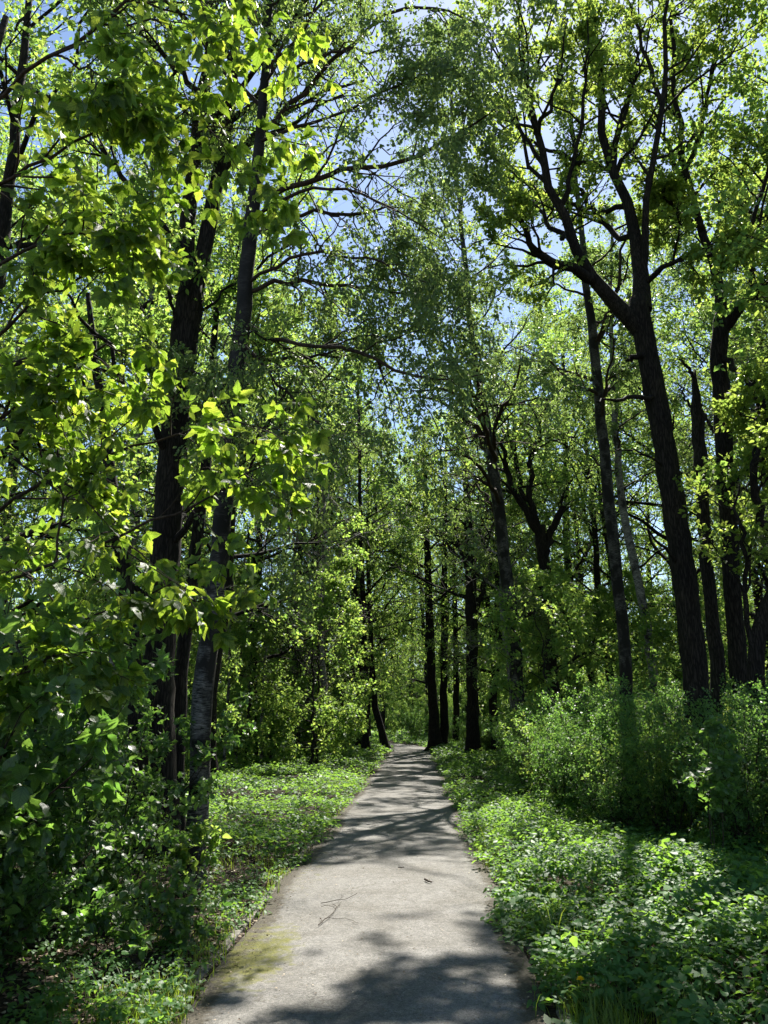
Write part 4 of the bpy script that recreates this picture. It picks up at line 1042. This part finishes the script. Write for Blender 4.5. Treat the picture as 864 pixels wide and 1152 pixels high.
shrub('young_shrub', 'small sunlit sprig of bright oval leaves in front of the foot of the leaning birch', 605, 5, .95, .22, 'leaf_maple', (.05, .085), 'ovate', 5, 3, loc=PX(205, 1010, 7.5)[:2], lean=(.05, 0), flat=1.0, r0=.006, low=.3)
shrub('young_shrub', 'tall pale shoot with bright leaves standing out of the right thicket', 606, 3, 2.0, .18, 'leaf_broad', (.05, .085), 'ovate', 8, 4, loc=(PX(785, 860, 7.9)[0], 7.9), flat=1.2, r0=.007, low=.5)
shrub('young_shrub', 'low leafy sprout by the mossy left edge of the path', 607, 6, .42, .2, 'leaf_broad', (.05, .08), 'ovate', 4, 3, loc=(-1.75, 6.1), flat=1.0, r0=.004, low=.2)
shrub('broadleaf_shrub', 'low spreading dark shrub close to the ground in the lower left corner', 609, 16, .95, .75, 'leaf_broad', (.04, .07), 'ovate', 9, 4, loc=(-2.75, 5.2), lean=(.1, -.1), flat=1.1, r0=.007, low=.08)
shrub('broadleaf_shrub', 'low spreading shrub between the lower left shrubs and the birch foot', 610, 15, 1.1, .8, 'leaf_broad', (.04, .07), 'ovate', 9, 4, loc=(-2.75, 6.9), lean=(.1, 0), flat=1.1, r0=.007, low=.08)
shrub('broadleaf_shrub', 'dense shrub filling the left margin behind the low spreading one', 611, 16, 1.7, 1.0, 'leaf_broad', (.045, .08), 'ovate', 11, 5, loc=(-3.7, 5.4), flat=1.1, r0=.010, low=.08)
shrub('young_shrub', 'low dark sprout on bare soil left of the path between shrub and kerb', 608, 7, .5, .3, 'leaf_broad', (.05, .08), 'ovate', 4, 3, loc=(-2.05, 5.75), flat=1.0, r0=.004, low=.2)


# ------------------------------------------------------------------ ground cover, grass, litter (nobody could count these)
def weeds(name, x0, x1, y0, y1, dens, size, hgt, nl, shape, dmask, seed):
    rg = np.random.default_rng(seed)
    n = int((x1 - x0) * (y1 - y0) * dens)
    x = rg.uniform(x0, x1, n); y = rg.uniform(y0, y1, n)
    k = rg.random(n) < dmask(x, y); x, y = x[k], y[k]; n = len(x)
    hh = hgt * (0.1 + 1.6 * fbm(x * .9, y * .9, seed)) * rg.uniform(.6, 1.3, n)
    d = np.abs(x - path_cx(np.minimum(y, 55))) - path_hw(y)
    hh *= np.clip(.45 + d * 1.1, .4, 1)
    off = rg.normal(0, .05, (n, 2))
    top = np.stack([x + off[:, 0], y + off[:, 1], ground_z(x, y) + hh], 1)
    per = np.repeat(np.arange(n), nl); mN = n * nl
    th = (np.tile(np.arange(nl), n) / nl + np.repeat(rg.random(n), nl)) * TAU + rg.normal(0, .2, mN)
    tilt = np.repeat(rg.normal(0, .28, (n, 2)), nl, 0)
    ax = np.stack([np.cos(th), np.sin(th), rg.uniform(-.45, .25, mN)], 1); ax[:, 2] += (ax[:, :2] * tilt).sum(1)
    nr = np.stack([-tilt[:, 0] + rg.normal(0, .22, mN), -tilt[:, 1] + rg.normal(0, .22, mN), np.ones(mN)], 1)
    sz = rg.uniform(*size, mN) * np.repeat(rg.uniform(.55, 1.35, n), nl)
    pos = top[per] + norm(ax) * (sz * rg.uniform(.1, .9, mN))[:, None] + np.stack([0 * sz, 0 * sz, rg.uniform(-.4, .1, mN) * hh[per] * .5], 1)
    vary = np.clip(np.repeat(rg.random(n), nl) * .6 + rg.random(mN) * .4, 0, 1)
    me = leaves_mesh(name, pos, ax, nr, sz, shape, M['leaf_weed'], rg, .95, vary)
    o = link(name, me); tag(o, kind='stuff')
    counts[name + str(seed)] = mN
    return o


def edge_d(x, y): return np.abs(x - path_cx(np.minimum(y, 55))) - path_hw(y)
def ragged(x, y, w=.32): return edge_d(x, y) > (fbm(x * 1.5, y * 1.9, 71) - .52) * w
DP = PX(655, 1146, 4.6)
def right_mask(x, y):
    m = right_mask0(x, y)
    return np.where((np.abs(x - .98) < .22) & (y < 4.85), .02, m)
def right_mask0(x, y):
    return np.where(ragged(x, y), np.clip(.75 + .9 * (fbm(x * 1.1, y * 1.1, 61) - .3), .4, 1), 0) * (x > 0)
def left_mask(x, y):
    bare = np.clip((y - 8.6 + (fbm(x, y, 63) - .5) * 3.5 + np.clip(-1.9 - x, -.7, 2) * -.6) / 1.2, .03, 1)
    return np.where(ragged(x, y), bare, 0) * (x < 0) * np.clip(.5 + .9 * (fbm(x * .9, y * .9, 65) - .3), .1, 1)


weeds('ground_cover', .6, 6.5, 3.6, 11, 9, (.05, .085), .30, 8, 'ash', right_mask, 21)
weeds('ground_cover', -6, -1.2, 4.2, 10, 7, (.04, .075), .34, 8, 'ash', lambda x, y: (edge_d(x, y) > .1) * .8, 22)
weeds('ground_cover', -6, -1.1, 4.2, 10, 110, (.025, .055), .15, 6, 'weed', lambda x, y: np.where(edge_d(x, y) > .05, np.clip(fbm(x * 1.6, y * 1.6, 68) * 2.2 - .6, 0, 1), 0), 23)
weeds('ground_cover', .55, 7.5, 3.4, 8.6, 320, (.036, .078), .27, 7, 'weed', right_mask, 1)
weeds('ground_cover', .55, 9.0, 8.6, 15, 210, (.036, .07), .28, 6, 'mid', right_mask, 2)
weeds('ground_cover', .55, 9.0, 15, 34, 60, (.06, .10), .28, 5, 'far', right_mask, 3)
weeds('ground_cover', -8, -.8, 8.0, 16, 130, (.045, .075), .22, 6, 'mid', left_mask, 4)
weeds('ground_cover', -9, -.8, 16, 34, 65, (.06, .10), .24, 5, 'far', left_mask, 5)
weeds('ground_cover', -40, 40, 60, 120, 6, (.22, .34), .35, 5, 'far', lambda x, y: (np.abs(x - path_cx(np.minimum(y, 62))) > 1.2) * .9, 16)
weeds('ground_cover', -26, -14, 20, 60, 16, (.12, .2), .3, 5, 'far', lambda x, y: x * 0 + .9, 17)
weeds('ground_cover', 14, 26, 20, 60, 16, (.12, .2), .3, 5, 'far', lambda x, y: x * 0 + .9, 18)
weeds('ground_cover', -14, 14, 34, 60, 26, (.10, .15), .28, 5, 'far', lambda x, y: (edge_d(x, y) > .05) * .9, 6)
def lowleft(x, y):
    a = np.clip(1 - ((x + 1.75) / .55) ** 2 - ((y - 4.75) / .8) ** 2, 0, 1) * 1.4 + np.clip(1 - ((x + 1.55) / .22) ** 2, 0, 1) * .35 + np.clip(fbm(x * 1.3, y * 1.3, 67) - .5, 0, 1) * 1.3
    return np.where(edge_d(x, y) > .03, np.clip(a, 0, 1), 0)
weeds('ground_cover', -4.5, -1.1, 3.6, 8.5, 190, (.03, .055), .20, 6, 'weed', lowleft, 7)


def grass(name, spans, seed):
    rg = np.random.default_rng(seed); Vs = []; Qs = []; n0 = 0
    xs_, ys_, hs_ = [], [], []
    for (cx_, cy_, rx, ry, n, h) in spans:
        x = cx_ + rg.normal(0, rx, n); y = cy_ + rg.normal(0, ry, n); xs_.append(x); ys_.append(y); hs_.append(np.full(n, h))
    x, y, h = np.concatenate(xs_), np.concatenate(ys_), np.concatenate(hs_)
    k = edge_d(x, y) > -.06 + .1 * (fbm(x * 3, y * 3, 8) - .5); x, y, h = x[k], y[k], h[k]; n = len(x)
    h = h * rg.uniform(.45, 1.2, n); a = rg.uniform(0, TAU, n); d = np.stack([np.cos(a), np.sin(a), 0 * a], 1); w = np.stack([-np.sin(a), np.cos(a), 0 * a], 1)
    s = np.array([0, .4, .75, 1]); ben = rg.uniform(.15, .8, n)
    C = np.stack([x, y, ground_z(x, y)], 1)[:, None] + d[:, None] * (h[:, None] * ben[:, None] * s ** 2)[..., None] + np.array([0, 0, 1.0]) * (h[:, None] * (s - .25 * ben[:, None] * s ** 2))[..., None]
    ww = (rg.uniform(.0018, .0035, n)[:, None] * np.array([1, .9, .6, .05]))[..., None] * w[:, None]
    V = np.stack([C - ww, C + ww], 2).reshape(-1, 3)
    idx = np.arange(n * 8).reshape(n, 4, 2)
    Q = np.stack([idx[:, :-1, 0], idx[:, :-1, 1], idx[:, 1:, 1], idx[:, 1:, 0]], -1).reshape(-1, 4)
    tag(link(name, mesh_of(name, V, [Q], [M['grass']], attr=np.repeat(rg.random(n), 3), smooth=True)), kind='stuff')


gs = [(.98, 4.75, .12, .35, 420, .17), (1.2, 4.5, .22, .3, 260, .2), (-1.42, 4.7, .10, .35, 500, .12), (-1.6, 4.8, .16, .3, 300, .15), (-1.55, 6.4, .12, .5, 120, .14)]
for k in range(40):
    yy = 5.2 + k * .45; gs.append((.78 + random.uniform(-.02, .1), yy, .06, .25, random.randint(5, 90), .09)); gs.append((-1.42 + random.uniform(-.08, .04), yy + 1, .06, .25, random.randint(0, 45), .09))
for k in range(90):
    yy = random.uniform(3.9, 13); gs.append((random.uniform(.85, 5.5), yy, .06, .07, random.randint(8, 34), random.uniform(.22, .42)))
for k in range(60):
    yy = random.uniform(4.2, 12); gs.append((random.uniform(-3.8, -1.3), yy, .07, .08, random.randint(6, 26), random.uniform(.12, .28)))
grass('grass', gs, 5)

# the far edge of the wood, one mass
rg = np.random.default_rng(77)
n = 330000
x = rg.uniform(-85, 85, n); z = 24 * rg.random(n) ** 1.25; y = 100 + rg.uniform(0, 18, n) + 5 * np.sin(x * .3)
top = 15 + 9 * fbm(x * .13, x * 0 + 3, 19)
k = (z < top) & (fbm(x * .35 + 50, z * .35, 23) > np.where(z < 8, .1, .30 + .012 * z)); x, y, z = x[k], y[k], z[k]; n = len(x)
tag(link('distant_wood', leaves_mesh('distant_wood', np.stack([x, y, z], 1), norm(rg.normal(size=(n, 3))), norm(rg.normal(size=(n, 3)) + [0, 0, .8]), rg.uniform(.35, .7, n), 'far', M['leaf_far'], rg, 1.2)), kind='stuff')

# fallen leaves, bud scales and bits on soil and path
rg = np.random.default_rng(91)
n = 16000
x = rg.uniform(-5.2, -1.2, n); y = rg.uniform(3.5, 13, n)
x2 = np.concatenate([rg.uniform(-1.3, .75, 2200), -1.25 + np.abs(rg.normal(0, .12, 700)), .68 - np.abs(rg.normal(0, .12, 800))]); y2 = 3.5 + 14 * rg.random(len(x2)) ** 1.4
zz = np.concatenate([ground_z(x, y) + .008, 0.036 + 0 * x2])
pos = np.stack([np.concatenate([x, x2]), np.concatenate([y, y2]), zz], 1)
a = rg.uniform(0, TAU, len(pos)); ax = np.stack([np.cos(a), np.sin(a), rg.normal(0, .12, len(pos))], 1)
nr = np.stack([rg.normal(0, .3, len(pos)), rg.normal(0, .3, len(pos)), np.ones(len(pos))], 1)
sz = np.concatenate([rg.uniform(.015, .05, n), rg.uniform(.004, .02, len(x2)) * rg.uniform(.5, 1.1, len(x2))])
tag(link('leaf_litter', leaves_mesh('leaf_litter', pos, ax, nr, sz, 'mid', M['litter'], rg, 1.2)), kind='stuff')


# ------------------------------------------------------------------ small things
def gpt(px, py):
    d = FWD + RIGHT * (px - 432) / FPX + UP * (576 - py) / FPX
    return EYE + d * ((.03 - EYE[2]) / d[2])


def twig(name, label, pts, r, side=()):
    p0 = gpt(*pts[0]); g = Geo()
    def run(pl, r):
        q = np.array([[*gpt(*p)[:2], .034 + r + .007 * (k % 2) * (r < .008), r * (1 - .6 * k / len(pl))] for k, p in enumerate(pl)])
        q = resample(q, 10, .002, RNG); q[:, :3] -= [p0[0], p0[1], .034]; g.tube(q[:, :3], q[:, 3], 6, .1, 4)
    run(pts, r)
    for s_ in side: run(s_, r * .5)
    o = link(name, g.build(name, [M['bark_twig']]), None, (p0[0], p0[1], .034)); tag(o, label, 'twig')


twig('fallen_twig', 'forked dry twig lying on the sunlit path left of its middle', [(358, 1042), (366, 1036), (372, 1031), (379, 1022), (374, 1018)], .0038,
     [[(361, 1021), (368, 1020), (378, 1023)], [(370, 1033), (378, 1036), (392, 1035), (404, 1041)], [(379, 1022), (384, 1016)], [(363, 1039), (360, 1034)]])
twig('fallen_twig', 'thin straight twig on the path just beyond the forked one', [(361, 1017), (375, 1015), (390, 1012), (402, 1007)], .0032, [[(380, 1014), (386, 1010), (384, 1008)]])
twig('fallen_stick', 'short dark stick lying alone on the sunlit path right of its middle', [(478, 991), (482, 993), (486, 994)], .011)
twig('fallen_stick', 'small stick on the path beyond the short dark stick', [(448, 977), (455, 977.5)], .006)
twig('fallen_twig', 'bleached bent twig on the shaded soil at the lower left', [(95, 1038), (108, 1046), (116, 1066), (122, 1090)], .005, [[(98, 1040), (118, 1042), (132, 1047)]])

# dandelion at the right edge of the path
dp = gpt(655, 1146); dz = float(ground_z(dp[0], dp[1])); dpos = (dp[0], dp[1], dz)
dr = empty('dandelion', dpos, 'single yellow dandelion in the grass at the lower right edge of the path', 'flower')
g = Geo(); st = resample([[0, 0, 0, .003], [.006, 0, .10, .0028], [.004, .004, .215, .0026]], 8); g.tube(st[:, :3], st[:, 3], 8); link('stem', g.build('stem', [M['grass']]), dr)
rg = np.random.default_rng(3); n = 150
a = rg.uniform(0, TAU, n); el = rg.uniform(.05, 1.45, n)
ax = np.stack([np.cos(a) * np.cos(el), np.sin(a) * np.cos(el), np.sin(el)], 1)
link('flower_head', leaves_mesh('flower_head', np.tile([[.004, .004, .213]], (n, 1)), ax, np.tile([[0, 0, 1.0]], (n, 1)) + .1, rg.uniform(.017, .024, n), 'mid', M['petal'], rg, .4), dr)
n = 7; a = np.arange(n) / n * TAU
link('leaf', leaves_mesh('leaf', np.zeros((n, 3)) + [0, 0, .004], np.stack([np.cos(a), np.sin(a), .5 + 0 * a], 1), np.tile([[0, 0, 1.0]], (n, 1)), rg.uniform(.09, .14, n), 'ash', M['leaf_weed'], rg, .5), dr)

# ------------------------------------------------------------------ world, sun, camera
w = bpy.data.worlds.new('World'); scene.world = w; w.use_nodes = True
nt = w.node_tree; nt.nodes.clear()
sk = nt.nodes.new('ShaderNodeTexSky'); sk.sky_type = 'NISHITA'; sk.sun_disc = False
sk.sun_elevation = SUN_EL; sk.sun_rotation = SUN_AZ; sk.altitude = 100; sk.air_density = 1.0; sk.dust_density = 0.25; sk.ozone_density = 1.5
bg = nt.nodes.new('ShaderNodeBackground'); bg.inputs[1].default_value = 0.065
ow = nt.nodes.new('ShaderNodeOutputWorld'); nt.links.new(sk.outputs[0], bg.inputs[0]); nt.links.new(bg.outputs[0], ow.inputs[0])

ld = bpy.data.lights.new('sun', 'SUN'); ld.energy = 5.0; ld.angle = math.radians(.53); ld.color = (1.0, .95, .86)
lo = bpy.data.objects.new('sun', ld); COL.objects.link(lo); lo.location = (10, 20, 40)
lo.rotation_euler = Vector(SUN.tolist()).to_track_quat('Z', 'Y').to_euler()

cd = bpy.data.cameras.new('camera'); cam = bpy.data.objects.new('camera', cd); COL.objects.link(cam)
cd.sensor_fit = 'VERTICAL'; cd.sensor_height = 36.0; cd.lens = 36.0 * FPX / 1152.0; cd.clip_start = .05; cd.clip_end = 2000
cam.location = EYE.tolist(); cam.rotation_euler = (math.pi / 2 + PITCH, 0, YAW); scene.camera = cam

vs = scene.view_settings; vs.view_transform = 'Standard'; vs.look = 'None'; vs.exposure = 1.65; vs.gamma = 1.0; vs.use_curve_mapping = False
cy = scene.cycles
cy.max_bounces = 7; cy.diffuse_bounces = 5; cy.glossy_bounces = 2; cy.transmission_bounces = 5; cy.transparent_max_bounces = 4
cy.use_denoising = True; cy.denoiser = 'OPENIMAGEDENOISE'; cy.denoising_input_passes = 'RGB_ALBEDO_NORMAL'; cy.denoising_prefilter = 'ACCURATE'; cy.use_adaptive_sampling = True; cy.adaptive_threshold = 0.02
cy.sample_clamp_indirect = 6.0; cy.caustics_reflective = False; cy.caustics_refractive = False
print('COUNTS', counts, len(GAPPED))
